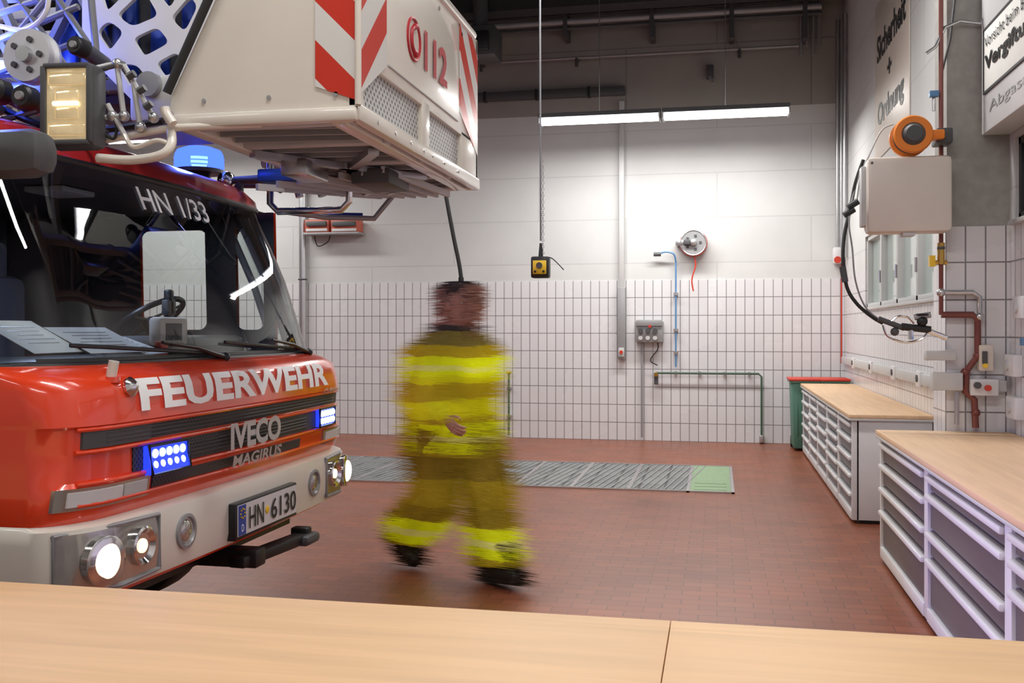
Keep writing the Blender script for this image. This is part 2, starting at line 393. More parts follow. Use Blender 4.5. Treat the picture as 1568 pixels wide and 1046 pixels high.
lc=onY(1013,176,12.5)
lamp(lc.x,12.5,lc.z,150)
lamp(-7.5,12.5,lc.z,90)
for x,y,e in ((-5.5,8.2,90),(-.6,7.4,122),(-5.5,2.6,45),(-.4,2.6,88),(-5.5,-1.2,40),(-.6,-1.2,60)): lamp(x,y,4.95,e)
# ------------------------------------------------------------- back wall fittings
Yw=13.955
def wp(u,v,d=0): return onY(u,v,Yw-d)
o=MB('cable_tray');a=wp(690,152);b=wp(957,152);o.box((a.x-1.2,Yw-.06,a.z-.06),(b.x,Yw+.04,a.z+.06),'dgrey',.01)
for i in range(5): o.box((a.x-1+i*.75,Yw-.07,a.z-.07),(a.x-.96+i*.75,Yw+.04,a.z+.07),'black')
o.done()
o=MB('cable_duct');a=wp(952,188);b=wp(952,440);o.box((a.x-.035,Yw-.03,b.z),(a.x+.035,Yw+.04,a.z+.30),'lgrey',.005)
c=wp(952,550);o.box((a.x-.055,Yw-.06,c.z),(a.x+.055,Yw+.04,b.z),'grey',.01)
o.box((a.x-.04,Yw-.08,c.z+.03),(a.x+.04,Yw-.05,c.z+.16),'lgrey',.01);o.cyl((a.x,Yw-.1,c.z+.1),(a.x,Yw-.06,c.z+.1),.025,'redplastic');o.done()
o=MB('overhead_pipe_rack')
for k,(v0,r) in enumerate(((14,.035),(24,.02),(34,.05),(44,.03))):
    z=wp(1000,v0).z;o.cyl((-9,Yw-.25,z),(wp(1255,20).x,Yw-.25,z),r,'dgrey' if k!=2 else 'grey',10)
for u in (870,1000,1120,1230):
    p=wp(u,20);o.box((p.x-.03,Yw-.3,p.z-.42),(p.x+.03,Yw+.04,p.z+.2),'dgrey')
for q in range(4):
    x=wp(1226+q*9,20).x;z0=wp(1230,88).z;o.cyl((x,Yw-.1,z0+(.12 if q%2 else 0)),(x,Yw-.1,ZC-.1),.022,'grey',8)
o.done()
o=MB('sprinkler_pipe');z=wp(1000,86).z;o.cyl((-9,Yw-.12,z),(wp(1222,80).x,Yw-.12,z),.02,'grey',8)
for u in (885,1132,740):
    p=wp(u,100);o.cyl((p.x,Yw-.12,z),(p.x,Yw-.12,z+.12),.008,'grey',6);o.cyl((p.x,Yw-.12,z),(p.x,Yw-.12,z-.12),.025,'dgrey',8);o.box((p.x-.02,Yw-.12,z-.02),(p.x+.02,Yw+.04,z+.02),'dgrey')
o.done()
o=MB('vent_fitting');p=wp(1087,108);o.box((p.x-.05,Yw-.08,p.z-.12),(p.x+.05,Yw+.04,p.z+.06),'dgrey',.01);o.cyl((p.x,Yw-.07,p.z-.1),(p.x+.05,Yw-.1,p.z-.2),.02,'grey');o.done()
# air hose reel on back wall
o=MB('air_hose_reel');c=wp(1062,373);r=.17
o.lathe((c.x,Yw+.03,c.z),(0,-1,0),[(0,r+.01),(.03,r+.02),(.04,r-.03),(.14,r-.05),(.15,r),(.18,r+.01)],'grey')
o.lathe((c.x,Yw-.15,c.z),(0,-1,0),[(0,.05),(.05,.045),(.06,.03)],'steel')
o.torus((c.x,Yw-.155,c.z),(0,1,0),r,.008,'steel')
o.torus((c.x,Yw-.06,c.z),(0,1,0),r-.015,.035,'redplastic')
for q in range(5): o.box((c.x-.018+.095*math.cos(q*1.257),Yw-.157,c.z-.018+.095*math.sin(q*1.257)),(c.x+.018+.095*math.cos(q*1.257),Yw-.148,c.z+.018+.095*math.sin(q*1.257)),'dgrey')
o.box((c.x-.13,Yw-.22,c.z-.03),(c.x-.04,Yw-.14,c.z+.04),'dgrey',.01)
o.box((c.x-.24,Yw-.16,c.z-.03),(c.x-.1,Yw+.04,c.z+.04),'steel',.01)
o.sweep(catmull([(c.x,Yw-.1,c.z-.15),(c.x+.03,Yw-.1,c.z-.3),(c.x-.02,Yw-.1,c.z-.5),(c.x,Yw-.1,c.z-.66)]),.010,'redplastic',8);o.done()
o=MB('compressed_air_pipe');a=wp(1008,390);b=wp(1035,395);c=wp(1035,562)
o.sweep(catmull([(a.x,Yw-.06,a.z),(a.x+.1,Yw-.08,a.z+.03),(b.x-.03,Yw-.08,b.z+.05),(b.x,Yw-.04,b.z-.05)]),.012,'bluepipe',8)
o.cyl((b.x,Yw-.03,b.z-.05),(b.x,Yw-.03,c.z),.012,'bluepipe',8);o.cyl((a.x-.06,Yw-.06,a.z),(a.x+.04,Yw-.06,a.z),.028,'dgrey',8)
for z in (b.z-.5,b.z-1.0,c.z+.2): o.box((b.x-.03,Yw-.05,z-.02),(b.x+.03,Yw+.035,z+.02),'steel')
o.done()
o=MB('socket_distribution_box');a=wp(974,524);b=wp(1016,492)
o.box((a.x,Yw-.1,a.z),(b.x,Yw+.04,b.z),'grey',.01);o.box((a.x+.01,Yw-.13,b.z-.07),(b.x-.01,Yw-.08,b.z+.02),'grey',.01)
for i in range(3):
    x=a.x+.07+i*.1;o.cyl((x,Yw-.15,a.z+.16),(x,Yw-.1,a.z+.16),.035,'dgrey');o.cyl((x,Yw-.13,a.z+.06),(x,Yw-.1,a.z+.06),.03,'lgrey')
o.cyl((a.x+.2,Yw-.16,a.z+.22),(a.x+.2,Yw-.1,a.z+.22),.02,'redplastic')
d=wp(983,672);o.cyl((d.x,Yw-.01,d.z+.02),(d.x,Yw-.01,a.z),.015,'grey',8)
o.sweep(catmull([(a.x+.3,Yw-.05,a.z),(a.x+.3,Yw-.05,a.z-.1),(a.x+.2,Yw-.04,a.z-.25),(a.x+.3,Yw-.04,a.z-.32)]),.008,'rubber',6)
o.done()
o=MB('green_water_pipe');a=wp(1005,571);b=wp(1166,569)
o.sweep([(a.x,Yw-.04,a.z),(b.x-.04,Yw-.04,a.z),(b.x,Yw-.04,a.z-.04),(b.x,Yw-.04,.1)],.015,'greenpipe',8)
o.box((b.x-.03,Yw-.08,.02),(b.x+.03,Yw+.035,.12),'steel',.005)
o.cyl((a.x,Yw-.04,a.z),(a.x,Yw-.04,a.z-.16),.03,'dgrey',10);o.cyl((a.x,Yw-.09,a.z-.02),(a.x,Yw-.04,a.z-.02),.03,'brass',10)
for i in range(4): o.box((a.x+.25+i*.33,Yw-.05,a.z-.025),(a.x+.28+i*.33,Yw+.035,a.z+.025),'steel')
o.done()
o=MB('green_riser_pipe');a=wp(780,570);o.cyl((a.x,Yw-.04,.05),(a.x,Yw-.04,a.z),.015,'greenpipe',8);o.cyl((a.x-.04,Yw-.06,a.z),(a.x+.04,Yw-.06,a.z),.02,'brass',8)
for z in (.3,.7): o.box((a.x-.03,Yw-.05,z),(a.x+.03,Yw+.04,z+.03),'steel')
o.done()
o=MB('battery_charger')
for u0,u1 in ((476,512),(515,556)):
    a=wp(u0,362);b=wp(u1,338);o.box((a.x,Yw-.22,a.z+.03),(b.x,Yw+.02,b.z),'charger',.015);o.box((a.x+.03,Yw-.26,b.z-.1),(b.x-.03,Yw-.2,b.z-.03),'dgrey',.01)
    o.box((a.x+.05,Yw-.2,b.z),(b.x-.08,Yw-.05,b.z+.05),'lgrey',.01);o.box((a.x+.02,Yw-.235,a.z+.05),(b.x-.02,Yw-.215,a.z+.09),'lgrey',.004)
a=wp(474,362);b=wp(558,362);o.box((a.x,Yw-.25,a.z),(b.x,Yw+.04,a.z+.03),'grey',.004)
o.sweep(catmull([(a.x+.1,Yw-.05,a.z),(a.x+.15,Yw-.05,a.z-.15),(a.x+.3,Yw-.05,a.z-.1),(a.x+.35,Yw-.05,a.z)]),.008,'rubber',6);o.done()
o=MB('downpipe');a=wp(465,335);o.cyl((a.x,Yw-.04,.02),(a.x,Yw-.04,5.1),.055,'steel',14)
for z in (1,2.3,3.6,4.9): o.torus((a.x,Yw-.04,z),(0,0,1),.059,.012,'dgrey',20,6)
o.done()
o=MB('corner_conduit')
for u,r in ((1282,.022),(1288,.022),(1296,.03)):
    p=wp(u,100);o.cyl((min(p.x,XR-.04),Yw-.02 if u<1290 else Yw-.3,2.5),(min(p.x,XR-.04),Yw-.02 if u<1290 else Yw-.3,5.7),r,'steel',10)
p=wp(1281,393);o.box((p.x-.05,Yw-.1,p.z-.10),(p.x+.05,Yw+.04,p.z+.12),'white',.02);o.cyl((p.x,Yw-.13,p.z-.05),(p.x,Yw-.08,p.z-.05),.045,'redplastic')
o.cyl((p.x+.06,Yw-.03,1.1),(p.x+.06,Yw-.03,p.z-.1),.010,'redplastic',8)
o.done()
# hanging pendant
o=MB('hanging_pendant_switch');p=onY(828,410,8.0)
o.sweep([(p.x,8,ZC),(p.x-.005,8,4),(p.x,8,p.z+.22)],.008,'mgrey',8)
for i in range(30): o.torus((p.x+.018,8,p.z+.12+i*.026),(1,0,0) if i%2 else (0,1,0),.010,.003,'steel',10,5)
o.box((p.x-.075,7.95,p.z-.085),(p.x+.075,8.05,p.z+.09),'black',.015);o.box((p.x-.055,7.935,p.z-.055),(p.x+.055,7.95,p.z+.055),'yellow',.004)
o.cyl((p.x,7.92,p.z+.015),(p.x,7.94,p.z+.015),.025,'dgrey');o.cyl((p.x-.035,7.925,p.z-.035),(p.x-.035,7.94,p.z-.035),.01,'black');o.cyl((p.x+.035,7.925,p.z-.035),(p.x+.035,7.94,p.z-.035),.01,'black')
o.cyl((p.x,8,p.z+.09),(p.x,8,p.z+.2),.02,'black',10,.01)
o.sweep(catmull([(p.x+.04,8,p.z+.09),(p.x+.1,8,p.z+.07),(p.x+.19,8,p.z-.02)]),.004,'black',6);o.done()
o=MB('hanging_charging_cable');a=onY(683,300,8.2);b=onY(706,425,8.2);c=onY(707,500,8.2);d=a-(b-a)*.5
o.sweep(catmull([(d.x-.25,8.2,ZC),(d.x-.1,8.2,d.z+.6),a,(a+b)/2,b,c]),.018,'rubber',10);o.cyl(b,c,.024,'black',12);o.cyl(c,c-V((0,0,.08)),.025,'dgrey',12);o.done()
o=MB('roof_extractor_unit');p=onY(748,70,13);o.box((p.x-.35,12.7,p.z-.2),(p.x+.15,13.2,p.z+.2),'dgrey',.03);o.box((p.x-.25,12.62,p.z-.15),(p.x+.08,12.7,p.z+.1),'black',.02);o.cyl((p.x-.1,12.95,p.z+.2),(p.x-.1,12.95,ZC),.1,'dgrey');o.done()
# ------------------------------------------------------------- benches
def cabinet_front(o,x,y0,y1,cols,rows,zt,fm,pw=.045):
    L=(y1-y0)/cols
    for c in range(cols+1):
        y=y0+c*L;o.box((x-.005,max(y-pw,y0),.03),(x+.05,min(y+pw,y1),zt),'white',.004)
    for c in range(cols):
        z=zt-.02;a=y0+c*L+pw;b=y0+(c+1)*L-pw;rw=rows[c%len(rows)]
        for h in rw:
            hh=h*(zt-.12);o.box((x+.010,a,z-hh+.010),(x+.03,b,z-.004),fm,.003)
            o.box((x-.025,a+.003,z-.040),(x+.012,b-.003,z-.008),'white',.009)
            z-=hh
        o.box((x-.01,a,.03),(x+.03,b,z),'white',.004)
zt=.874
def bench(n,x0,x1,y0,y1,cols,rows,fm):
    o=MB(n)
    o.box((x0-.03,y0-.02,zt-.032),(x1,y1+.02,zt),'woodY',.004)
    o.box((x0-.032,y0-.022,zt-.05),(x1,y1+.02,zt-.033),'lgrey',.003)
    o.box((x0+.03,y0,.03),(x1-.01,y1,zt-.05),'white',.004)
    o.box((x0+.05,y0+.04,0),(x1-.02,y1-.04,.06),'black')
    cabinet_front(o,x0,y0,y1,cols,rows,zt-.05,fm)
    return o.done()
bench('drawer_workbench',1.06,XR-.01,8.33,13.0,5,((.18,.2,.2,.21,.21),(.15,.15,.15,.15,.2,.2)),'drawer2')
bench('drawer_workbench',1.08,XN-.01,2.55,7.07,3,((.14,.16,.30,.40),(.14,.28,.20,.38),(.2,.22,.22,.36)),'drawer')
o=MB('foreground_counter')
for a,b in ((-3.6,-.102),(-.100,.98)): o.box((a,1.3,.865),(b,2.25,.90),'woodX',.0015)
o.box((-3.5,1.36,.08),(.92,2.2,.865),'white',.004);o.box((-3.45,1.42,0),(.88,2.12,.08),'black')
for i in range(5):
    a=-3.5+i*.884
    for z in (.12,.36,.6): o.box((a+.02,2.2,z),(a+.86,2.215,z+.22),'drawer2',.004);o.box((a+.1,2.215,z+.17),(a+.78,2.235,z+.19),'steel',.004)
o.done()
o=MB('wheelie_bin')
for (x0,x1,y0,y1) in ((.93,1.26,13.12,13.62),(1.3,1.62,13.12,13.62)):
    t=bmesh.new();bmesh.ops.create_cube(t,size=1)
    for x in t.verts:
        k=.85 if x.co.z<0 else 1
        x.co=V(((x0+x1)/2+x.co.x*(x1-x0)*k,(y0+y1)/2+x.co.y*(y1-y0)*k,.46+x.co.z*.86))
    bmesh.ops.bevel(t,geom=t.edges[:],offset=.03,segments=2,profile=.5,affect='EDGES');o.bm(t,'bin')
    o.box((x0-.02,y0-.02,.87),(x1+.02,y1+.02,.90),'bin',.01)
    o.box((x0-.03,y0-.03,.895),(x1+.03,y1+.02,.93),'redplastic',.015)
    o.cyl((x0+.02,y1+.0,.08),(x1-.02,y1+.0,.08),.075,'black')
    for i in range(3): o.box((x0+.06+i*.09,y0+.01,.2),(x0+.08+i*.09,y0+.03,.8),'bin',.005)
o.done()
# ------------------------------------------------------------- right wall fittings
o=MB('lettering_sign')
o.box((XR-.012,9.35,3.35),(XR-.002,11.3,5.0),'beige',.003);ob=o.done()
def sgn(y0,y1,z0,z1): return lambda a,b:(XR-.016,y0+(y1-y0)*a,z0+(z1-z0)*b)
text('lettering_top','Sicherheit',sgn(11.15,9.5,4.36,4.64),'textblack',ob)
text('lettering_plus','+',sgn(10.5,10.25,4.08,4.24),'textblack',ob)
text('lettering_bottom','Ordnung',sgn(11.1,9.6,3.62,3.92),'textblack',ob)
o=MB('cable_trunking');o.box((XR-.055,7.55,1.10),(XR-.004,13.9,1.19),'lgrey',.005)
for y in (8.6,9.8,11.2,12.6): o.box((XR-.07,y,1.08),(XR-.04,y+.16,1.21),'white',.01);o.cyl((XR-.08,y+.08,1.15),(XR-.06,y+.08,1.15),.03,'dgrey')
o.done()
# beige box and orange reel
o=MB('hose_cabinet');a=onY(1328,357,6.9);b=onY(1460,236,6.9)
o.box((a.x,6.9,a.z),(b.x,7.08,b.z),'beige',.035)
o.box((a.x-.03,6.96,a.z+.05),(a.x+.03,7.06,b.z-.05),'lgrey',.01)
o.box((b.x-.05,7.02,a.z+.1),(b.x+.02,7.12,a.z+.2),'steel',.01);o.box((b.x-.05,7.02,b.z-.2),(b.x+.02,7.12,b.z-.1),'steel',.01)
o.box(((a.x+b.x)/2-.04,6.93,a.z-.02),((a.x+b.x)/2+.04,7.05,a.z+.02),'lgrey',.005)
o.cyl((a.x+.03,6.895,b.z-.04),(a.x+.03,6.91,b.z-.04),.008,'dgrey',8)
o.done()
o=MB('orange_cable_reel');c=onY(1400,205,6.95);c.z=b.z+.135
o.lathe((c.x-.02,6.86,c.z),(0,1,0),[(0,.05),(.0,.115),(.02,.125),(.04,.12),(.05,.09),(.15,.09),(.16,.125),(.18,.125),(.19,.1)],'orange',28)
o.lathe((c.x-.02,6.83,c.z),(0,1,0),[(0,.0),(0,.05),(.03,.075),(.04,.08)],'dgrey',20)
o.torus((c.x-.02,6.96,c.z),(0,1,0),.10,.014,'rubber',24,6);o.torus((c.x-.02,6.92,c.z),(0,1,0),.10,.014,'rubber',24,6)
o.box((c.x+.08,6.9,c.z-.03),(c.x+.18,7.0,c.z+.03),'orange',.01);o.box((c.x+.14,6.95,c.z-.05),(c.x+.24,7.13,c.z+.05),'dgrey',.01)
q=lambda u,v,Y=6.93:tuple(onY(u,v,Y))
o.done()
o=MB('black_air_hose')
o.sweep(catmull([q(1368,190,7.16),q(1350,200,7.16),q(1332,235,7.14),q(1318,270,7.14),q(1312,310,7.12)]),.006,'lgrey',6)
o.sweep(catmull([q(1322,245,7.14),q(1310,280,7.12),q(1302,320,7.1),q(1293,360,7.05),q(1291,400,7),q(1297,440,7),q(1312,465,7),q(1335,485,7),q(1352,495,7)],8),.012,'rubber',10)
o.sweep(catmull([q(1318,260,7.12),q(1306,300,7.1),q(1300,340,7.0),q(1305,380,7),q(1310,430,7),q(1325,470,7),q(1350,492,7)],8),.006,'grey',8)
for u,v in ((1306,318),(1300,330)): o.cyl(q(u-8,v),q(u+8,v-10),.022,'black',10)
o.cyl(q(1290,408,7),q(1294,432,7),.022,'dgrey',12);o.done()
o=MB('hose_coupling')
o.cyl(q(1345,488),q(1385,503),.018,'dgrey',12);o.cyl(q(1380,500),q(1425,505),.024,'black',12);o.cyl(q(1418,505),q(1450,518),.018,'chrome',10)
o.sphere(q(1412,492),.035,'black');o.sphere(q(1370,508),.028,'dgrey');o.cyl(q(1400,486),q(1425,482),.02,'grey',10)
o.sweep(catmull([q(1352,498),q(1360,515),q(1385,524),q(1410,520),q(1420,510)]),.008,'chrome',8)
o.sweep(catmull([q(1365,492),q(1375,485),q(1390,486),q(1400,495)]),.008,'chrome',8)
o.cyl(q(1395,505),q(1395,520),.018,'chrome',8);o.torus(q(1412,482),(0,0,1),.035,.008,'black',16,6)
o.cyl(q(1448,518),tuple(V(q(1448,518))+V((.02,.18,0))),.015,'steel',8);o.done()
def qp(u,v,d=.05): p=onY(u,v,7.12-d);return (p.x,p.y,p.z)
o=MB('pillar_pipework')
o.sweep([qp(1441,0),qp(1441,440),qp(1441,482)],.015,'brown',8)
o.sweep([qp(1441,482),qp(1490,482),qp(1497,490),qp(1497,545),qp(1480,568),qp(1478,600),qp(1492,612),qp(1494,655)],.022,'brown',10)
o.sweep([qp(1441,448),qp(1490,448),qp(1500,455),qp(1500,485)],.018,'steel',10)
for u,v in ((1441,448),(1497,545),(1478,570),(1494,632),(1500,485)): o.sphere(qp(u,v),.03,'brown' if v>500 else 'steel')
o.cyl(qp(1441,405),qp(1441,372),.024,'brass',10);o.cyl(qp(1425,402),qp(1450,402),.016,'brass',8);o.box(qp(1424,408,.08),qp(1430,392,.03),'yellow')
o.sphere(qp(1441,380),.026,'dgrey')
o.sweep([qp(1465,650),qp(1465,600)],.015,'steel',8)
o.sweep([qp(1418,82),qp(1432,72),qp(1447,42),qp(1470,32),qp(1502,36),qp(1512,20),qp(1512,0)],.012,'steel',8)
o.sweep([qp(1462,0,.03),qp(1455,60,.03),qp(1440,120,.03),qp(1440,200,.03)],.008,'dgrey',6)
o.box(qp(1424,148,.09),qp(1436,140,.05),'bluepipe',.004)
o.cyl(qp(1430,140),qp(1430,170),.012,'steel',8);o.done()
o=MB('pillar_socket')
for (u0,v0,u1,v1,m) in ((1418,552,1460,536,'lgrey'),(1428,598,1470,570,'lgrey'),(1486,606,1524,580,'white'),(1500,568,1516,528,'beige')):
    a=V(qp(u0,v0,.09));b=V(qp(u1,v1,.0));o.box((a.x,a.y,a.z),(b.x,b.y,b.z),m,.008)
p=V(qp(1512,594,.1));o.cyl(p,p+V((0,-.03,0)),.02,'redplastic');p=V(qp(1496,590,.1));o.cyl(p,p+V((0,-.03,0)),.022,'dgrey')
o.box(V(qp(1510,600,.06)),V(qp(1538,582,0)),'lgrey',.006)
p=V(qp(1508,545,.1));o.box(p-V((.015,.01,.05)),p+V((.015,.01,.03)),'dgrey');p=V(qp(1508,560,.1));o.cyl(p,p+V((0,-.02,0)),.015,'yellow');o.done()
o=MB('warning_sign_box');o.box((1.72,4.4,2.84),(XN,7.1,3.9),'white',.01)
o.box((1.712,4.6,3.10),(1.72,7.0,3.5),'paper',.002)
for (a,b,c,d) in ((4.55,7.02,3.09,3.105),(4.55,7.02,3.50,3.515),(7.005,7.02,3.09,3.515)): o.box((1.708,a,c),(1.72,b,d),'dgrey')
ob=o.done()
text('sign_line_small','Vorsicht beim Betrieb von Motoren',lambda a,b:(1.706,6.97-1.9*a,3.38+.07*b),'textblack',ob,0)
text('sign_line_big','Vergiftungsgefahr',lambda a,b:(1.706,6.97-1.9*a,3.2+.13*b),'textblack',ob)
text('sign_line_footer','Abgasabsaugung',lambda a,b:(1.716,6.9-1.9*a,2.93+.09*b),'grey',ob,0)
o=MB('socket_strip')
for y,z in ((6.95,1.25),(6.75,1.62),(6.9,.98)): o.box((XN-.06,y-.12,z),(XN,y+.1,z+.14),'white',.008);o.cyl((XN-.075,y,z+.07),(XN-.06,y,z+.07),.035,'lgrey')
o.box((XN-.03,6.4,1.45),(XN,6.8,1.5),'bluepipe',.004);o.done()
# ------------------------------------------------------------- TRUCK
truck=empty('fire_truck')
YC=4.12
BODY=[(.60,-2.10,1.22,.04,.15,.8),(.88,-2.06,1.245,.04,.15,.8),(.92,-2.035,1.25,.04,.15,.8),(1.02,-2.02,1.25,.04,.15,.8),(1.035,-2.035,1.25,.04,.15,.8),
(1.14,-2.035,1.25,.04,.15,.8),(1.215,-2.03,1.25,.04,.15,.8),(1.225,-2.015,1.25,.04,.15,.8),(1.30,-2.02,1.25,.045,.16,.79),(1.34,-2.026,1.25,.05,.17,.785),(1.37,-2.038,1.25,.05,.18,.78),(1.40,-2.065,1.245,.055,.24,.74),(1.425,-2.12,1.24,.06,.28,.7),(1.43,-2.2,1.2,.06,.28,.7)]
WIND=[(1.41,-2.135,1.235,.06,.3,.7),(1.8,-2.25,1.215,.07,.3,.7),(2.21,-2.42,1.19,.08,.3,.7)]
ROOF=[(2.19,-2.405,1.20,.08,.3,.7),(2.25,-2.42,1.20,.08,.3,.7),(2.31,-2.48,1.17,.08,.3,.7),(2.35,-2.6,1.10,.08,.3,.7),(2.375,-2.8,1.0,.08,.3,.7),(2.385,-3.0,.8,.08,.3,.7)]
BUMP=[(.63,-2.06,1.24,.04,.16,.8),(.65,-2.005,1.255,.04,.16,.8),(.70,-1.995,1.26,.04,.16,.8),(.84,-1.995,1.26,.04,.16,.8),(.885,-2.005,1.26,.04,.16,.8),(.90,-2.05,1.25,.04,.16,.8)]
def lev(L,z):
    if z<=L[0][0]:return L[0]
    for a,b in zip(L,L[1:]):
        if z<=b[0]:
            t=(z-a[0])/max(1e-6,b[0]-a[0]);return tuple(x+(y-x)*t for x,y in zip(a,b))
    return L[-1]
def fs(L,s,z,off=0):
    _,xf,w,bu,rc,s0=lev(L,z);t=max(0,(abs(s)-s0)/(1-s0));t=min(t,1)
    return V((xf-bu*s*s-rc*(1-math.sqrt(max(0,1-t*t)))+off,YC+w*s+off*.6*(t**3)*(1 if s>0 else -1),z))
def fy(L,y,z,off=0): return fs(L,max(-1,min(1,(y-YC)/lev(L,z)[2])),z,off)
def sset(s0):
    r=[-(s0+(1-s0)*math.sin(math.radians(q))) for q in (90,80,68,56,44,32,20,8)]
    mid=[-s0+2*s0*i/24 for i in range(25)]
    return r+mid+[-x for x in r[::-1]]
def loft(mb,L,xb,mat,cap=False):
    k=mb.mi(mat);b=len(mb.v);n=None
    for l in L:
        ss=sset(l[5]);ring=[V((xb,YC-l[2],l[0]))]+[fs(L,s,l[0]) for s in ss]+[V((xb,YC+l[2],l[0]))]
        n=len(ring);mb.v+=ring
    for i in range(len(L)-1):
        for j in range(n-1): mb.face([b+i*n+j,b+i*n+j+1,b+(i+1)*n+j+1,b+(i+1)*n+j],k,True)
    if cap: mb.face([b+(len(L)-1)*n+j for j in range(n)],k)
def patch(mb,L,y0,y1,z0,z1,off,mat,nu=12,nv=2,skirt=.03):
    f=lambda a,c:fy(L,y0+(y1-y0)*a,z0+(z1-z0)*c,off)
    mb.grid(f,nu,nv,mat)
    if skirt:
        for e in (0,1):
            mb.grid(lambda a,c:f(a,e)-V((skirt*c,0,0)),nu,1,mat);mb.grid(lambda a,c:f(e,a)-V((skirt*c,0,0)),nv,1,mat)
XB=-4.25
o=MB('cab_body');loft(o,BODY,XB,'red');
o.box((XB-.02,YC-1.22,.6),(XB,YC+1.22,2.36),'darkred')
o.grid(lambda a,c:(XB+(-2.3-XB)*a,YC-1.2+2.4*c,.66),2,2,'black',False)
o.done(truck,False)
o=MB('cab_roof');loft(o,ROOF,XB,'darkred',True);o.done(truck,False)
o=MB('bumper');loft(o,BUMP,-2.75,'cream')
o.grid(lambda a,c:fs(BUMP,-1+2*c,.63)*(1-a)+V((-2.75,YC-1.2+2.4*c,.63))*a,1,24,'dgrey');o.done(truck,False)
o=MB('windscreen')
SS=sset(.7);NS=len(SS)-1
o.grid(lambda a,c:fs(WIND,SS[round(a*NS)],1.41+.8*c),NS,8,'glass');o.done(truck,False)
o=MB('windscreen_seal')
o.sweep([fs(WIND,s,1.425,.004) for s in SS],.012,'black',8);o.sweep([fs(WIND,s,2.20,.004) for s in SS],.014,'black',8)
for sg in (-1,1): o.sweep([fs(WIND,sg,z) for z in (1.42,1.6,1.8,2.0,2.2)],(.022),'grey',8)
patch(o,WIND,YC-1.12,YC+1.12,1.415,1.45,.002,'black',30,1,0)
o.done(truck)
# sides with windows
o=MB('cab_side')
def sd(x,z,sg,off=0):
    w=1.22 if z<1.43 else 1.235-(z-1.41)/.8*.035
    return V((x,YC+sg*(w+off),z))
xs=[-2.48,-2.55,-2.72,-2.91,-3.33,-3.7,-4.1,XB];zs=[1.40,1.55,2.13,2.22]
for sg in (-1,1):
    for i in range(len(xs)-1):
        for j in range(len(zs)-1):
            if j==1 and i in (1,3): 
                o.poly([sd(xs[i],zs[j],sg),sd(xs[i+1],zs[j],sg),sd(xs[i+1],zs[j+1],sg),sd(xs[i],zs[j+1],sg)],'sglass')
                yy=YC+sg*1.2
                x0,x1=xs[i+1],xs[i]
                for (cx,cz,dx,dz) in ((x0,1.55,1,1),(x1,1.55,-1,1),(x0,2.13,1,-1),(x1,2.13,-1,-1)):
                    r_=.05;pts=[(cx,yy,cz)]+[(cx+dx*r_*(1-math.sin(t_*math.pi/8)),yy,cz+dz*r_*(1-math.cos(t_*math.pi/8))) for t_ in range(5)]
                    o.poly(pts,'black')
                continue
            for off,m in ((0,'red'),(-.03,'black')):
                o.poly([sd(xs[i],zs[j],sg,off),sd(xs[i+1],zs[j],sg,off),sd(xs[i+1],zs[j+1],sg,off),sd(xs[i],zs[j+1],sg,off)],m)
    o.box((-3.6,YC+sg*1.25-.01,1.0),(-3.4,YC+sg*1.25+.02,1.05),'black',.01)
o.done(truck,False)
# interior
o=MB('cab_interior')
o.box((-2.95,YC-1.15,1.0),(-2.36,YC+1.15,1.435),'black',.03)
o.box((-2.9,YC+.1,1.4),(-2.60,YC+1.1,1.52),'dgrey',.05)
o.grid(lambda a,c:(XB+.05,YC-1.15+2.3*a,1.0+1.3*c),1,1,'dgrey');o.grid(lambda a,c:(-4.2+1.7*a,YC-1.12+2.24*c,2.21),1,1,'dgrey')
for y in (YC+.62,YC-.65):
    o.box((-3.85,y-.25,1.0),(-3.4,y+.25,1.3),'seat',.06);o.box((-3.98,y-.25,1.25),(-3.83,y+.25,1.85),'seat',.06);o.box((-3.97,y-.13,1.83),(-3.86,y+.13,2.04),'seat',.04)
ax=V((-.55,0,.83))
sw=V((-2.92,YC+.6,1.60))
o.torus(sw,ax,.20,.015,'black',32,8);o.cyl(sw,sw-ax*.25,.04,'black')
for q_ in (0,120,240):
    r=Matrix.Rotation(math.radians(q_),3,ax.normalized())@ax.orthogonal().normalized();o.beam(sw,sw+r*.19,.03,.012,'black')
o.box((-2.60,4.20,1.47),(-2.53,4.45,1.61),'beige',.02);o.box((-2.535,4.24,1.5),(-2.525,4.38,1.58),'dgrey',.004)
o.box((-2.7,4.5,1.5),(-2.66,4.54,1.75),'black',.01);o.box((-2.7,4.48,1.62),(-2.66,4.56,1.70),'dgrey',.01)
o.box((-2.4,3.92,1.43),(-2.36,3.98,1.5),'redplastic',.01)
o.box((-3.1,YC-.12,2.18),(-2.9,YC+.12,2.205),'lgrey',.005)  # made-up housing for the added cab fill light
o.done(truck)
l=bpy.data.lights.new('cab_fill_light','AREA');l.size=.18;l.energy=9;l.color=(.55,.68,1)  # added fill to brighten the papers and dark cab interior
lo=bpy.data.objects.new('cab_fill_light',l);lo.location=(-3.0,YC,2.17);COL.objects.link(lo);lo.parent=truck
o=MB('dashboard_papers')
for (x,y,z,w,l_,r,t) in ((-2.42,3.17,1.525,.24,.32,.10,.50),(-2.38,3.50,1.51,.24,.34,-.10,.42),(-2.36,3.72,1.485,.20,.26,.2,.35)):
    R=Matrix.Rotation(r,3,'Z')@Matrix.Rotation(t,3,'Y')
    o.cbox((x,y,z),(w,l_,.002),'paper',0,R)
    for i in range(5): o.cbox(V((x,y,z))+R@V((-.07+i*.03,0,.002)),(.003,l_*(.7-.1*(i%3)),.001),'grey',0,R)
o.done(truck)
o=MB('wipers')
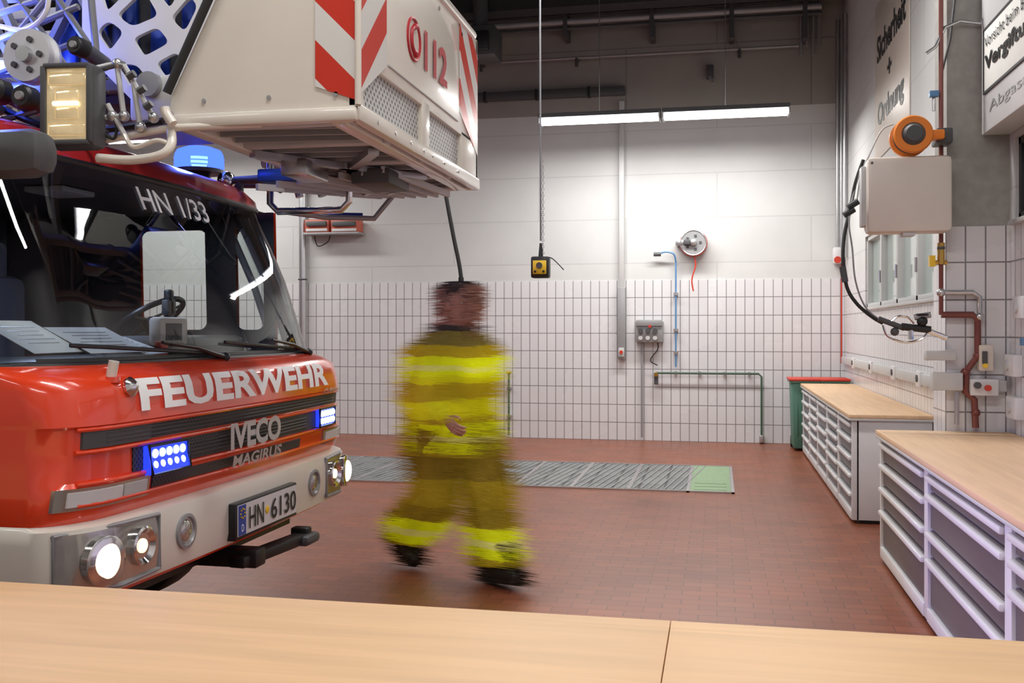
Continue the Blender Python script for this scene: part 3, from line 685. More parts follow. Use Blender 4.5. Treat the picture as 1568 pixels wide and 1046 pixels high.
for (y0,y1) in ((4.02,3.12),(5.0,4.10)):
    a=fy(WIND,y0,1.43,.03);b=fy(WIND,(y0+y1)/2,1.50,.03)
    o.sweep([a,(a+b)/2+V((.01,0,.01)),b],[.012,.009,.007],'black',8)
    o.sweep([fy(WIND,y0-.02+(y1-y0)*i/8,1.445+.05*i/8,.015) for i in range(9)],.008,'black',6);o.sphere(a,.022,'black')
o.done(truck)
# front details
o=MB('front_grille')
patch(o,BODY,YC-1.12,YC+1.08,1.150,1.205,.004,'mesh',40,2,.02)
patch(o,BODY,YC-.90,YC+.95,1.040,1.128,.006,'mesh',40,2,.02)
patch(o,BODY,YC-.80,YC+.5,.970,1.012,.006,'mesh',30,2,.02)
for z in (1.165,1.18,1.195): o.sweep([fy(BODY,YC-1.05+2.05*i/30,z,.008) for i in range(31)],.003,'dgrey',5)
for z in (1.06,1.075,1.09,1.105): o.sweep([fy(BODY,YC-.6+1.2*i/20,z,.010) for i in range(21)],.003,'dgrey',5)
for z in (1.136,1.03,1.213,.960): o.sweep([fy(BODY,YC-1.16+2.3*i/40,z,.006) for i in range(41)],.009,'red',8)
patch(o,BODY,YC-1.14,YC-.80,1.148,1.207,.009,'dgrey',8,2,.02)
o.done(truck)
for nm,y0,y1,z0,z1 in (('blue_flasher_near',3.28,3.53,1.02,1.125),('blue_flasher_far',4.86,5.09,1.045,1.135)):
    o=MB(nm);patch(o,BODY,y0,y1,z0,z1,.03,'bluebase',8,2,.04)
    for i in range(5):
        for j in range(2):
            y=y0+(y1-y0)*(.14+.18*i);z=z0+(z1-z0)*(.3+.42*j)
            o.sphere(fy(BODY,y,z,.032),.0165,'blueled',(.5,1,1),10)
    o.sweep([fy(BODY,y0,z0,.03),fy(BODY,y1,z0,.03),fy(BODY,y1,z1,.03),fy(BODY,y0,z1,.03)],.007,'black',6,closed=True)
    ob=o.done(truck)
    l=bpy.data.lights.new(nm+'_light','SPOT');l.energy=130 if nm.endswith('near') else 90;l.color=(.25,.24,1);l.spot_size=math.radians(66);l.spot_blend=.8;l.shadow_soft_size=.08
    lo=bpy.data.objects.new(nm+'_light',l);lo.location=fy(BODY,(y0+y1)/2,1.08,.07);lo.rotation_euler=V((1,.28 if nm.endswith('near') else -.05,-.05)).to_track_quat('-Z','Y').to_euler();COL.objects.link(lo);lo.parent=ob
o=MB('indicator_lamps')
for y0,y1 in ((2.90,3.30),(4.94,5.34)): patch(o,BODY,y0,y1,.945,1.02,.008,'lens',10,2,.03);patch(o,BODY,y0+.03,y1-.16,.958,1.007,.012,'white',10,2,.01);patch(o,BODY,y1-.15,y1-.02,.958,1.007,.012,'lgrey',6,2,.01)
o.done(truck)
o=MB('headlamps')
for sg in (-1,1):
    y0,y1=sorted((YC+sg*.80,YC+sg*1.235))
    patch(o,BUMP,y0,y1,.675,.872,.006,'lens',14,3,.03)
    loop=[fy(BUMP,y0,.675,.008),fy(BUMP,(y0+y1)/2,.668,.008),fy(BUMP,y1,.675,.008),fy(BUMP,y1,.872,.008),fy(BUMP,(y0+y1)/2,.878,.008),fy(BUMP,y0,.872,.008)]
    o.sweep(loop,.009,'grey',8,closed=True)
    ys=YC+sg*1.10;p=fy(BUMP,ys,.768,.01);o.lathe(p-V((.02,0,0)),(1,sg*.2,0),[(0,.085),(.03,.087),(.035,.080),(.036,.0)],'chrome',28);o.sphere(p+V((.018,0,0)),.058,'lamp',(.25,1,1),20)
    ys=YC+sg*.91;p=fy(BUMP,ys,.780,.01);o.lathe(p-V((.02,0,0)),(1,0,0),[(0,.068),(.03,.070),(.035,.062),(.02,.045),(.018,0)],'chrome',28);o.sphere(p+V((.002,0,0)),.026,'lampdim',(.4,1,1),12)
    ys=YC+sg*.62;p=fy(BUMP,ys,.775,.0);o.lathe(p-V((.02,0,0)),(1,0,0),[(0,.066),(.03,.068),(.032,.055),(.02,.05),(.018,0)],'grey',28);o.sphere(p,.045,'lens',(.3,1,1),16)
    l=bpy.data.lights.new('headlamp_beam','SPOT');l.energy=70;l.color=(1,.82,.55);l.spot_size=math.radians(80);l.spot_blend=.6;l.shadow_soft_size=.07
    lo=bpy.data.objects.new('headlamp_beam',l);lo.location=fy(BUMP,YC+sg*1.10,.772,.08);lo.rotation_euler=(0,math.radians(-83),0);COL.objects.link(lo);lo.parent=truck
o.done(truck)
o=MB('licence_plate')
o.box((-2.02,3.83,.665),(-1.965,4.45,.822),'black',.008);o.box((-1.965,3.845,.682),(-1.962,4.435,.812),'white');o.box((-1.962,3.85,.684),(-1.960,3.915,.810),'blue_strip_tint')
for q_ in range(8): o.sphere((-1.958,3.882+.02*math.cos(q_*.785),.775+.02*math.sin(q_*.785)),.004,'yellow',n=8)
o.sphere((-1.960,4.12,.75),.018,'yellow',(.2,1,1));o.done(truck)
text('plate_letters','HN',lambda a,b:(-1.957,3.94+.14*a,.70+.092*b),'textblack',truck,.01)
text('plate_digits','6130',lambda a,b:(-1.957,4.155+.265*a,.70+.092*b),'textblack',truck,.01)
text('plate_country','D',lambda a,b:(-1.957,3.87+.02*a,.70+.03*b),'textwhite',truck,0)
text('lettering_bonnet','FEUERWEHR',lambda a,b:fy(BODY,3.24+1.76*a,1.256+.118*b,.010),'textwhite',truck,.035)
text('emblem_top','IVECO',lambda a,b:fy(BODY,3.86+.49*a,1.040+.115*b,.035),'alu',truck,.04)
text('emblem_bottom','MAGIRUS',lambda a,b:fy(BODY,3.86+.47*a,.968+.052*b,.035),'alu',truck,.03)
text('emblem_small','CURSOR',lambda a,b:fy(BODY,4.92+.24*a,1.213+.027*b,.014),'alu',truck,.03,.3)
text('lettering_windscreen','HN 1/33',lambda a,b:fy(WIND,3.78+.56*a,2.055+.10*b,.006),'textwhite',truck,.01)
o=MB('bonnet_fittings')
p=fy(BODY,3.14,1.385,.0);o.cyl(p,p+V((.012,0,.055)),.018,'cream',12);o.cyl(p-V((0,0,.02)),p,.030,'red',12)
p=fy(BODY,3.20,1.345,.0);o.lathe(p,(1,0,.2),[(0,.034),(.012,.036),(.02,.028),(.03,.018),(.035,.0)],'chrome');o.box(p+V((-.02,0,-.075)),p+V((.01,.04,-.05)),'black')
o.done(truck)
o=MB('tow_coupling')
o.box((-2.6,4.05,.50),(-1.98,4.15,.58),'black',.01);o.beam((-2.05,4.0,.535),(-1.99,4.62,.53),.08,.05,'black',bev=.01);o.box((-2.03,4.5,.50),(-1.93,4.66,.55),'dgrey',.02);o.box((-2.05,4.56,.53),(-1.96,4.62,.58),'black',.01)
o.beam((-2.3,3.2,.56),(-2.3,5.0,.56),.1,.1,'black');o.done(truck)
o=MB('chassis')
for y in (YC-.45,YC+.45): o.box((-10.2,y-.05,.62),(-2.3,y+.05,.84),'black',.005)
for x in (-3.35,-7.9): o.cyl((x,YC-1.0,.47),(x,YC+1.0,.47),.08,'black')
for x in (-3.35,-7.9):
    for sg in (-1,1):
        yy=YC+sg*1.1;a=V((0,sg,0))
        o.lathe(V((x,yy-sg*.14,.47)),a,[(0,.40),(.02,.46),(.05,.47),(.23,.47),(.26,.46),(.28,.40),(.28,.27)],'rubber',36)
        o.lathe(V((x,yy-sg*.02,.47)),a,[(0,.28),(.14,.27),(.15,.2),(.1,.1),(.18,.08),(.18,0)],'alu',28)
o.done(truck)
o=MB('superstructure')
o.box((-10.4,YC-1.22,.9),(XB-.25,YC+1.22,1.75),'red',.03);o.box((-10.4,YC-1.24,1.2),(XB-.25,YC+1.24,1.28),'white',.004)
o.box((-10.4,YC-1.22,1.75),(XB-.25,YC+1.22,1.79),'alu',.01)
for i in range(5):
    x=-10.2+i*1.12;o.box((x,YC-1.235,1.3),(x+1.0,YC+1.235,1.7),'alu',.01)
o.lathe((-7.6,YC,1.79),(0,0,1),[(0,.75),(.2,.75),(.25,.6),(.5,.55),(.5,0)],'dgrey',32)
for sg in (-1,1): o.box((-8.1,YC+sg*.62-.06,2.1),(-7.1,YC+sg*.62+.06,2.75),'red',.03)
o.done(truck)
# beacons, horns, mirror
def beacon(n,x,y,z,e):
    o=MB(n);o.cyl((x,y,z-.06),(x,y,z),.06,'black',20);o.cyl((x,y,z),(x,y,z+.02),.13,'dgrey',24)
    o.lathe((x,y,z+.02),(0,0,1),[(0,.125),(.02,.13),(.08,.128),(.105,.115),(.122,.07),(.124,0)],'dome',32)
    o.lathe((x,y,z+.025),(0,0,1),[(0,.03),(.03,.045),(.07,.045),(.08,0)],'blueled',14)
    for k in range(3): o.torus((x,y,z+.035+.022*k),(0,0,1),.129,.004,'dome',32,6)
    ob=o.done(truck)
    l=bpy.data.lights.new(n+'_light','POINT');l.energy=e;l.color=(.12,.18,1);l.shadow_soft_size=.1
    lo=bpy.data.objects.new(n+'_light',l);lo.location=(x+.0,y,z+.24);COL.objects.link(lo);lo.parent=ob
p=onY(305,266,4.95);beacon('beacon_far',p.x,4.95,p.z,14)
beacon('beacon_near',-2.9,3.42,2.42,34)
o=MB('air_horns')
for y in (4.98,5.12):
    a=onY(352,272,y)
    o.lathe((a.x,y,2.36),(1,0,0),[(0,.02),(.06,.022),(.2,.028),(.27,.04),(.30,.058),(.305,.050),(.29,.02),(.28,0)],'dgrey',20);o.cyl((a.x+.06,y,2.28),(a.x+.06,y,2.36),.02,'dgrey',8)
    o.sphere((a.x-.02,y,2.36),.05,'chrome')
o.done(truck)
o=MB('near_mirror')
o.cbox((-2.15,2.74,2.10),(.24,.14,.15),'dgrey',.055);o.sweep(catmull([(-2.2,2.76,2.12),(-2.35,2.82,2.2),(-2.5,2.95,2.22)]),.02,'black',8);o.done(truck)
o=MB('far_mirror');o.cbox((-2.62,5.47,1.98),(.06,.10,.20),'dgrey',.03);o.sweep(catmull([(-2.62,5.46,2.08),(-2.60,5.38,2.14),(-2.60,5.30,2.16)]),.012,'black',8);o.done(truck)
# ------------------------------------------------------------- rescue cage
cage=truck
XF,Y0,Y1,Z0,Z1=-1.22,3.27,5.03,2.275,3.05
o=MB('cage_shell')
near=[(-1.22,2.31),(-1.90,2.31),(-1.935,2.345),(-1.925,2.40),(-1.72,2.80),(-1.64,3.05),(-1.22,3.05)]
o.prism([(x,Y0,z) for x,z in near],(0,.03,0),'cream');o.prism([(x,Y1-.03,z) for x,z in near],(0,.03,0),'cream')
o.box((XF-.03,Y0,2.50),(XF,Y1,3.05),'cream',.004)
o.box((XF-.03,Y0,2.275),(XF+.012,Y1+.01,2.335),'cream',.01)
o.box((-1.93,Y0-.012,2.275),(XF,Y0+.03,2.325),'cream',.01);o.box((-1.93,Y1-.03,2.275),(XF,Y1+.012,2.325),'cream',.01)
o.box((XF-.026,Y0+.05,2.33),(XF-.02,4.7,2.51),'perf')
o.box((XF-.03,4.04,2.33),(XF+.004,4.14,2.52),'cream',.004);o.box((XF-.03,4.70,2.33),(XF,Y1,2.52),'cream',.004);o.box((XF-.03,Y0,2.33),(XF,Y0+.06,2.52),'cream')
o.sweep([(-1.64,Y0,3.05),(XF,Y0,3.05),(XF,Y1-.1,3.05),(XF-.06,Y1,3.05),(-1.64,Y1,3.05)],.022,'cream',8)
o.cyl((XF+.002,Y0,2.33),(XF+.002,Y0,3.05),.012,'cream',10)
o.sweep([(-1.935,Y0-.02,2.40),(-1.86,Y0-.02,2.55),(-1.735,Y0-.02,2.80),(-1.65,Y0-.02,3.05)],.016,'rubber',10)
for x,z in ((-1.3,2.37),(-1.55,2.37),(-1.8,2.37),(-1.42,2.98),(-1.6,2.98)): o.cyl((x,Y0-.004,z),(x,Y0+.003,z),.009,'steel',8)
for y in (3.9,4.3,4.7): o.cyl((XF,y,2.99),(XF+.004,y,2.99),.01,'steel',8)
for y in (3.45,3.65,3.85,4.03,4.16,4.35,4.6): o.cyl((XF+.01,y,2.305),(XF+.016,y,2.305),.008,'steel',8)
o.sweep([(XF+.004,Y0+.32,2.55),(XF+.004,4.62,2.55)],.004,'lgrey',6)
o.done(cage)
o=MB('warning_panels')
o.prism([(x,Y0-.004,z) for x,z in [(-1.375,3.05),(XF,3.05),(XF,2.345),(-1.375,2.40)]],(0,.003,0),'str_a')
o.prism([(XF+.001,y,z) for y,z in [(Y0,2.36),(Y0+.30,2.54),(Y0+.30,3.05),(Y0,3.05)]],(.003,0,0),'str_b')
o.prism([(XF+.001,y,z) for y,z in [(4.66,2.60),(Y1-.01,2.45),(Y1-.01,2.96),(4.86,3.05),(4.66,3.05)]],(.003,0,0),'str_c')
o.done(cage)
text('emergency_number','112',lambda a,b:(XF+.006,4.06+.36*a,2.655+.17*b),'textred',cage,.03)
o=MB('phone_symbol');o.torus((XF+.003,3.915,2.74),(1,0,0),.085,.006,'textred',28,6);o.sweep(catmull([(XF+.004,3.935,2.80),(XF+.004,3.885,2.77),(XF+.004,3.885,2.71),(XF+.004,3.935,2.68)]),[.014]*3+[.009]*13+[.014]*3,'textred',8);o.done(cage)
o=MB('cage_underframe')
o.box((-1.9,Y0+.03,2.315),(XF-.03,Y1-.03,2.325),'grey')
for y in (Y0+.06,3.7,4.15,4.6,Y1-.06): o.box((-1.92,y-.025,2.275),(XF-.03,y+.025,2.318),'lgrey',.005)
for x in (-1.3,-1.88): o.box((x-.03,Y0+.03,2.27),(x+.03,Y1-.03,2.315),'cream',.005)
for i in range(14): 
    a=3.35+i*.118;o.beam((-1.84,a,2.295),(-1.34,a+.05,2.295),.014,.03,'grey')
for a,b in (((-1.85,3.75),(-1.35,4.5)),((-1.85,4.6),(-1.35,3.8)),((-1.6,4.1),(-1.6,4.95))): o.beam((*a,2.265),(*b,2.265),.045,.025,'steel')
o.box((-1.6,4.2,2.20),(-1.42,4.5,2.27),'dgrey',.01);o.box((-1.80,3.9,2.20),(-1.68,4.15,2.27),'steel',.01)
# pivot arm & step loop
o.sweep([(-1.9,4.55,2.42),(-2.13,4.55,2.42),(-2.15,4.55,2.38),(-2.15,4.55,2.17),(-2.11,4.55,2.13),(-1.78,4.55,2.13),(-1.74,4.55,2.17),(-1.74,4.55,2.3)],.018,'chrome',10)
o.sweep([(-2.05,4.55,2.13),(-1.95,4.75,2.12),(-1.72,4.85,2.12),(-1.6,4.9,2.28)],.014,'grey',10)
o.sweep([(-2.12,4.6,2.14),(-2.05,4.8,2.14),(-1.8,4.9,2.14)],.016,'blue_strip_tint',10)  # blue beacon light put into the colour of this tube and next box
o.box((-2.1,4.3,2.24),(-1.85,4.6,2.30),'blue_strip_tint',.01);o.box((-1.98,4.4,2.3),(-1.9,4.5,2.42),'black',.02);o.sphere((-1.94,4.45,2.43),.04,'black')
for i in range(7): o.beam((-2.05+.1*i,4.2,2.20+.01*i),(-1.7+.06*i,4.9,2.24),.018,.03,'lgrey')
o.cyl((-2.2,3.55,2.52),(-2.2,4.85,2.52),.05,'grey',16)
for y in (3.62,4.78): o.box((-2.3,y-.04,2.38),(-1.8,y+.04,2.56),'lgrey',.02)
for k in range(5): o.cyl((-2.1+.12*k,4.7,2.36),(-2.06+.12*k,4.7,2.22),.022,'steel',10)
o.done(cage)
# floodlight & brackets
o=MB('floodlight');c=onY(116,165,3.18)
R=Matrix.Rotation(math.radians(6),3,'Z')
o.cbox(c,(.195,.10,.30),'dgrey',.025,R)
o.cbox(c+R@V((0,-.052,0)),(.165,.012,.265),'floodglass',.008,R)
for i in range(4): 
    o.cbox(c+R@V((0,-.060,-.09+.06*i)),(.135-.05*(i in (1,2)),.006,.045),'floodglass',.006,R)
o.cyl(c+R@V((-.045,-.068,0)),c+R@V((.045,-.068,0)),.009,'lampdim',8)
for sg in (-1,1): o.cbox(c+R@V((sg*.085,-.06,0)),(.02,.02,.27),'dgrey',.004,R);o.cbox(c+R@V((0,-.06,sg*.135)),(.17,.02,.018),'dgrey',.004,R)
for i in range(6): o.cbox(c+R@V((0,.06,-.12+.048*i)),(.17,.03,.006),'dgrey',0,R)
o.done(cage)
qq=lambda u,v,Y=3.22:tuple(onY(u,v,Y))
o=MB('flood_brackets')
o.sweep(catmull([qq(150,242,3.2),qq(200,245,3.2),qq(245,238,3.2),qq(262,222,3.22),qq(262,200,3.25)]),.017,'cream',12)
o.sweep([qq(160,215,3.25),qq(262,196,3.25),qq(400,190,3.3)],.014,'cream',10)
o.sweep(catmull([qq(160,205),qq(175,212),qq(178,190),qq(165,175)]),.006,'rubber',6)
for a,b in (((155,180),(185,178)),((180,105),(190,180)),((190,100),(235,180)),((205,130),(215,195)),((165,160),(190,205))): o.sweep([qq(*a),qq(*b)],.010,'lgrey',8)
for a,b in (((196,118),(206,112)),((212,140),(222,134)),((222,165),(232,158))): o.sweep([qq(*a,3.2),qq(*b,3.2)],.014,'dgrey',8)
o.sweep([qq(150,105),qq(178,98),qq(190,100)],.014,'steel',10)
for u,v in ((180,98),(190,178),(235,180),(215,195),(172,178)): o.sphere(qq(u,v),.020,'steel')
o.sweep(catmull([qq(265,190),qq(255,175),qq(252,165)]),.018,'cream',10)
o.sweep(catmull([qq(190,205),qq(205,225),qq(240,215),qq(262,222)]),.009,'cream',8)
o.done(cage)
# side plate with cut-outs
YP=3.62
def pp(u,v): q=onY(u,v,YP);return (q.x,q.z)
outer=[pp(u,v) for u,v in [(128,-90),(345,-90),(335,0),(300,110),(262,165),(215,165),(160,110),(128,60)]]
hl=[[(150,-30),(215,-30),(165,20)],[(228,-28),(285,-30),(262,15)],[(180,25),(222,-15),(245,25),(205,42)],[(150,50),(168,32),(192,50),(170,80)],[(205,60),(243,42),(262,66),(222,88)],[(262,30),(292,-5),(305,10),(285,50)],[(180,98),(212,100),(232,128),(205,140)],[(240,98),(272,80),(283,98),(255,120)],[(172,-60),(240,-60),(215,-42)]]
hl=[[pp(*p) for p in h] for h in hl]
plate('cage_mount_plate',outer,[roundpoly(h,.03) for h in hl],.02,lambda x,y,z:(x,YP+z,y),'white',cage)
plate('cage_mount_plate_far',outer,[roundpoly(h,.03) for h in hl],.02,lambda x,y,z:(x,4.70+z,y),'mgrey',cage)
o=MB('ladder_shade_block');o.box((-2.75,3.72,2.48),(-1.98,4.62,2.98),'dgrey',.04)  # dark block added for the shade behind the cut-out plate
for k in range(5): o.box((-2.7+.14*k,3.70,2.52),(-2.62+.14*k,3.73,2.94),'blue_strip_tint',.01)  # bars coloured as blue beacon light inside the ladder
o.done(cage)
# ladder set
o=MB('ladder_set')
for (yy,z0,z1,x0) in ((3.66,2.55,2.95,-2.35),(3.58,2.62,3.1,-2.75),(3.50,2.7,3.25,-3.1)):
    for sg in (-1,1):
        y=YC+sg*(YC-yy)
        o.box((-9.8,y-.03,z0-.03),(x0,y+.03,z0+.03),'mgrey',.006);o.box((-9.8,y-.025,z1-.025),(x0,y+.025,z1+.025),'lgrey',.006)
        n=16;d=(x0+9.8)/n
        for i in range(n):
            x=-9.8+i*d;o.beam((x,y,z0),(x+d/2,y,z1),.025,.04,'mgrey',(0,1,0));o.beam((x+d/2,y,z1),(x+d,y,z0),.025,.04,'mgrey',(0,1,0))
    for i in range(24): 
        x=x0-.1-i*.3;o.cyl((x,yy,z0),(x,2*YC-yy,z0),.018,'steel',8)
o.done(truck)
o=MB('cable_pulleys');c=onY(60,92,3.42)
o.lathe(c,(0,-1,0),[(0,.10),(.02,.105),(.03,.09),(.05,.09),(.06,.105),(.075,.10)],'alu',28);o.lathe(c+V((0,-.075,0)),(0,-1,0),[(0,.03),(.025,.03)],'steel',16)
for q_ in range(5): o.cyl(c+V((.06*math.cos(q_*1.257),-.085,.06*math.sin(q_*1.257))),c+V((.06*math.cos(q_*1.257),-.075,.06*math.sin(q_*1.257))),.012,'dgrey',8)
for u,v,r in ((47,152,.045),(4,142,.05),(128,75,.035)): 
    c=onY(u,v,3.3);o.lathe(c,(0,-1,0),[(0,r),(.05,r),(.06,r*.8)],'black',20);o.lathe(c+V((0,-.06,0)),(0,-1,0),[(0,r*.4),(.01,r*.35)],'grey',16);o.cyl(c,c+V((-.05,.2,0)),.03,'dgrey')
for a,b in (((0,60),(120,10)),((0,110),(130,60)),((30,0),(120,130)),((90,0),(150,90)),((0,20),(60,0)),((140,0),(150,110)),((0,185),(90,160)),((70,0),(20,60))): o.sweep([onY(*a,3.5),onY(*b,3.5)],.014,'mgrey',8)
o.sweep(catmull([onY(0,40,3.45),onY(40,45,3.45),onY(70,20,3.45),onY(75,-20,3.45)]),.010,'cream',8)
o.sweep(catmull([onY(0,165,3.5),onY(60,190,3.5),onY(140,200,3.5),onY(250,185,3.5)]),.014,'black',8)
o.done(truck)
# ------------------------------------------------------------- FIREFIGHTER
ff=empty('firefighter');O=V((-1.65,6.08,0));fv=V((.74,-.673,0)).normalized();lv=V((0,0,1)).cross(fv)
def B(f,l,z): return O+fv*(f+max(0,z-.95)*.11)+lv*l+V((0,0,z))
och=(.60,.47,.02);lim=(.93,1.0,.01);sil=(.95,.96,.30);dk=(.34,.24,.02);yl=(.82,.80,.01)
M['jacket']=rampz('turnout_jacket',[(0,och),(.78,lim),(.85,sil),(.885,lim),(.98,och),(1.01,yl),(1.12,och),(1.22,yl),(1.26,lim),(1.29,sil),(1.325,lim),(1.38,och),(1.45,(.30,.24,.05)),(1.535,(.06,.05,.04))])
M['trousers']=rampz('turnout_trousers',[(0,och),(.16,lim),(.225,sil),(.27,lim),(.34,(.42,.31,.02)),(.45,(.50,.38,.02)),(.62,dk)])
def smoothmesh(mb,vox,it=6,parent=ff):
    ob=mb.done(parent);r=ob.modifiers.new('remesh','REMESH');r.mode='VOXEL';r.voxel_size=vox;r.use_smooth_shade=True
    s=ob.modifiers.new('smooth','SMOOTH');s.factor=.5;s.iterations=it;return ob
streak_src=[]
o=MB('jacket');tor=[(.77,.225,.175,0),(.85,.225,.172,0),(.98,.212,.162,0),(1.1,.205,.158,.01),(1.22,.212,.16,.015),(1.33,.222,.162,.012),(1.40,.212,.152,.01),(1.45,.185,.135,.0),(1.49,.14,.11,0),(1.52,.095,.092,0),(1.575,.082,.085,.005)]
o.sweep([B(a[3],0,a[0]) for a in tor],[(a[1],a[2]) for a in tor],'jacket',28,ref=lv)
sh={'R':[(0,-.14,1.41),(.02,-.21,1.375),(.05,-.25,1.27),(.08,-.275,1.16),(.18,-.275,1.09),(.31,-.245,1.03)],'L':[(0,.14,1.41),(-.05,.21,1.375),(-.13,.25,1.27),(-.23,.28,1.18),(-.26,.30,1.09),(-.22,.315,.96)]}
for k,p in sh.items(): o.sweep([B(*q) for q in p],[.075,.086,.082,.074,.07,.062],'jacket',16)
# folds, storm flap & pockets
o.sweep([B(.165,0,.80),B(.165,0,1.1),B(.168,0,1.35)],[(.03,.014)]*3,'jacket',8,ref=lv)
for sg in (-1,1): o.cbox(B(.155,sg*.12,.95),(.10,.05,.14),'jacket',.01,Matrix.Rotation(math.atan2(fv.y,fv.x)+math.pi/2,3,'Z'))
streak_src.append(smoothmesh(o,.011,7))
o=MB('trousers')
LL=[(0,.10,.93),(.11,.105,.77),(.27,.10,.53),(.29,.10,.38),(.36,.10,.12)];RR=[(0,-.10,.93),(-.01,-.105,.75),(-.01,-.10,.50),(-.16,-.10,.37),(-.37,-.10,.21)]
for p in (LL,RR): o.sweep([B(*q) for q in p],[.13,.122,.098,.098,.092],'trousers',18)
o.sweep([B(0,0,.84),B(0,0,1.0)],[(.19,.14),(.19,.14)],'trousers',20,ref=lv)
streak_src.append(smoothmesh(o,.011,6))
o=MB('boots')
def boot(an,dirv):
    d=V(dirv).normalized();up=(lv.cross(d)).normalized();up=up if up.z>0 else -up
    a=V(an)
    pts=[a-d*.09-up*.045,a-d*.06-up*.04,a-up*.035,a+d*.08-up*.045,a+d*.15-up*.05,a+d*.19-up*.055]
    o.sweep(pts,[(.03,.03),(.044,.048),(.046,.055),(.048,.045),(.046,.036),(.025,.02)],'boot',16,ref=lv)
    o.sweep([a-up*.04,a+V((0,0,.05)),a+V((0,0,.14))],[.05,.055,.062],'boot',14)
    o.sweep([a-d*.10-up*.085,a+d*.05-up*.085,a+d*.19-up*.082],[(.04,.013),(.047,.013),(.04,.012)],'boot',12,ref=lv)
boot(B(.37,.10,.115),fv*1+V((0,0,.12)))
boot(B(-.385,-.10,.205),fv*.78-V((0,0,.62)))
streak_src.append(smoothmesh(o,.008,3))
# head
o=MB('head')
hr=[(1.585,.018,.02,.06),(1.60,.040,.045,.05),(1.625,.055,.068,.032),(1.66,.066,.085,.018),(1.70,.073,.095,.008),(1.74,.076,.099,.003),(1.78,.072,.094,0),(1.81,.058,.075,-.003),(1.828,.03,.04,-.003)]
o.sweep([B(a[3]+.02,0,a[0]) for a in hr],[(a[1],a[2]) for a in hr],'skin',24,ref=lv)
o.sweep([B(-.005,0,1.50),B(.0,0,1.56),B(.01,0,1.64)],[.062,.058,.06],'skin',16)
o.sweep([B(.112,0,1.725),B(.125,0,1.70),B(.138,0,1.682),B(.115,0,1.672)],[(.008,.008),(.011,.012),(.016,.012),(.013,.008)],'skin',10,ref=lv)
for sg in (-1,1): 
    o.sphere(B(.015,sg*.078,1.70),.03,'skin',(.5,.5,1),12);o.sphere(B(.10,sg*.03,1.735),.018,'skin',(1,1,.5),10)
o.sphere(B(.105,0,1.63),.02,'skin',(1,1,.6),10)
streak_src.append(smoothmesh(o,.0055,2))
o=MB('face_details')
for sg in (-1,1): o.sphere(B(.108,sg*.031,1.712),.0095,'textwhite',(1,1,.6),n=12);o.sphere(B(.1150,sg*.031,1.712),.0055,'black',n=10);o.sweep([B(.11,sg*.016,1.733),B(.115,sg*.032,1.738),B(.10,sg*.048,1.733)],.004,'hair',6)
o.sweep([B(.108,-.024,1.65),B(.119,-.01,1.652),B(.121,0,1.651),B(.119,.01,1.652),B(.108,.024,1.65)],.004,'charger',6);o.done(ff)
o=MB('hair')
hh=[(1.655,.050,.055,-.055),(1.70,.076,.078,-.032),(1.75,.084,.098,-.018),(1.79,.081,.100,-.004),(1.82,.066,.085,0),(1.845,.035,.045,0)]
o.sweep([B(a[3]+.015,0,a[0]) for a in hh],[(a[1],a[2]) for a in hh],'hair',22,ref=lv);streak_src.append(smoothmesh(o,.008,3))
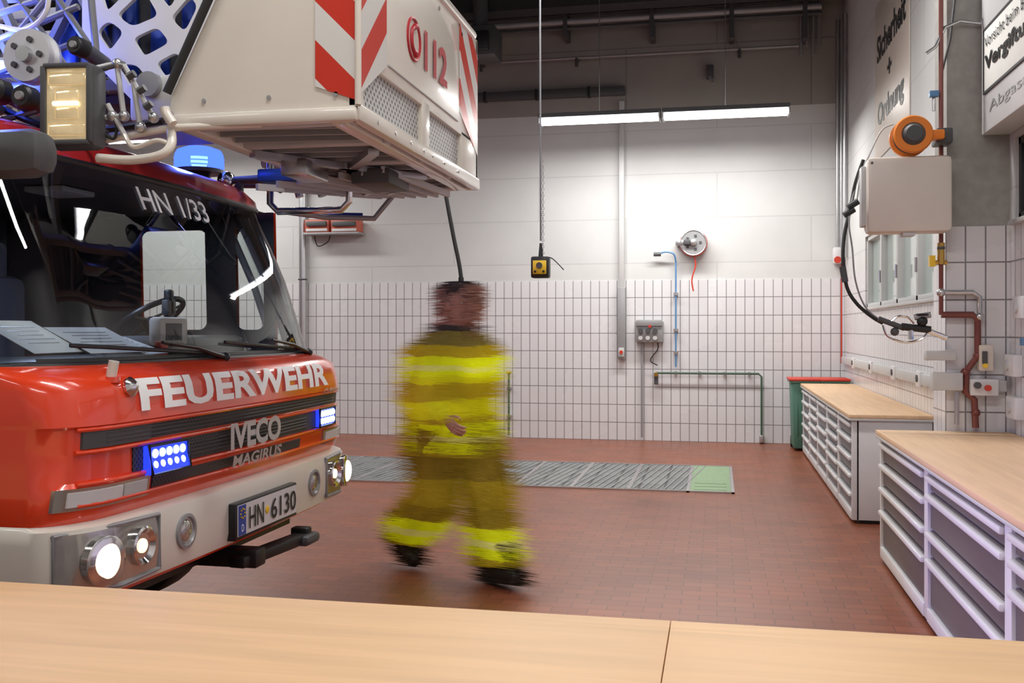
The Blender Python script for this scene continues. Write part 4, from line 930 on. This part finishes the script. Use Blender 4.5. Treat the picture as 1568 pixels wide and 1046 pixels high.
# hands
def hand(wr,d,palm,side,name):
    d=V(d).normalized();n=V(palm).normalized();s=d.cross(n).normalized()*side;o=MB(name);w=V(wr)
    o.sweep([w-d*.03,w,w+d*.04,w+d*.085],[(.024,.03),(.022,.028),(.018,.040),(.015,.040)],'skin',14,ref=n)
    for i,(L,off) in enumerate(((.072,.030),(.08,.010),(.075,-.010),(.06,-.029))):
        b=w+d*.078+s*off
        o.sweep([b,b+d*L*.42+n*.006,b+d*L*.72+n*.024,b+d*L*.85+n*.046],[.0095,.009,.008,.0065],'skin',9)
    b=w+d*.02+s*.03
    o.sweep([b,b+s*.022+d*.025+n*.008,b+s*.03+d*.05+n*.018,b+s*.026+d*.07+n*.028],[.014,.0115,.010,.008],'skin',9)
    return smoothmesh(o,.0045,2)
hand(B(.335,-.240,1.018),fv*.85-V((0,0,.45)),lv,1,'right_hand')
hand(B(-.21,.318,.935),fv*.25-V((0,0,1)),-lv,1,'left_hand')
# motion trail of the walking figure: thin tapering streaks along the walking direction
bpy.context.view_layer.update();dg=bpy.context.evaluated_depsgraph_get()
md=V((.96,-.28,0)).normalized()
rnd=random.Random(11)
for so in streak_src:
    me=so.evaluated_get(dg).to_mesh();mat=so.data.materials[0]
    st=MB(so.name+'_motion_trail');k=st.mi(mat);nv=len(me.vertices)
    prob=min(1,.8 if so.name in('jacket','trousers') else .5)
    amp={'boots':.8,'head':.7,'hair':.7}.get(so.name,1)
    for v in me.vertices:
        if rnd.random()>prob: continue
        n=v.normal;dd=n.dot(md)
        sg=1 if (dd>0 if abs(dd)>.25 else rnd.random()>.5) else -1
        L=(.03+.21*rnd.random()**1.4)*amp;h=.0007+.0013*rnd.random()
        c=v.co+n*.003;a=c-md*sg*.03;t=c+md*sg*L+V((0,0,rnd.uniform(-.003,.003)))
        b0=len(st.v);st.v+=[a-V((0,0,h)),a+V((0,0,h)),t];st.face([b0,b0+1,b0+2],k)
    st.done(ff,False);so.evaluated_get(dg).to_mesh_clear()
# ------------------------------------------------------------- camera / world
cam=bpy.data.cameras.new('camera');co=bpy.data.objects.new('camera',cam);COL.objects.link(co)
co.location=(0,0,H);co.rotation_euler=(math.radians(90),0,TH);cam.sensor_width=36;cam.lens=F/1568*36;cam.shift_y=-18/1568;cam.clip_start=.05
bpy.context.scene.camera=co
w=bpy.data.worlds.new('world');bpy.context.scene.world=w;w.use_nodes=True;w.node_tree.nodes['Background'].inputs[0].default_value=(.8,.85,.9,1);w.node_tree.nodes['Background'].inputs[1].default_value=.4
bpy.context.scene.view_settings.view_transform='Standard'
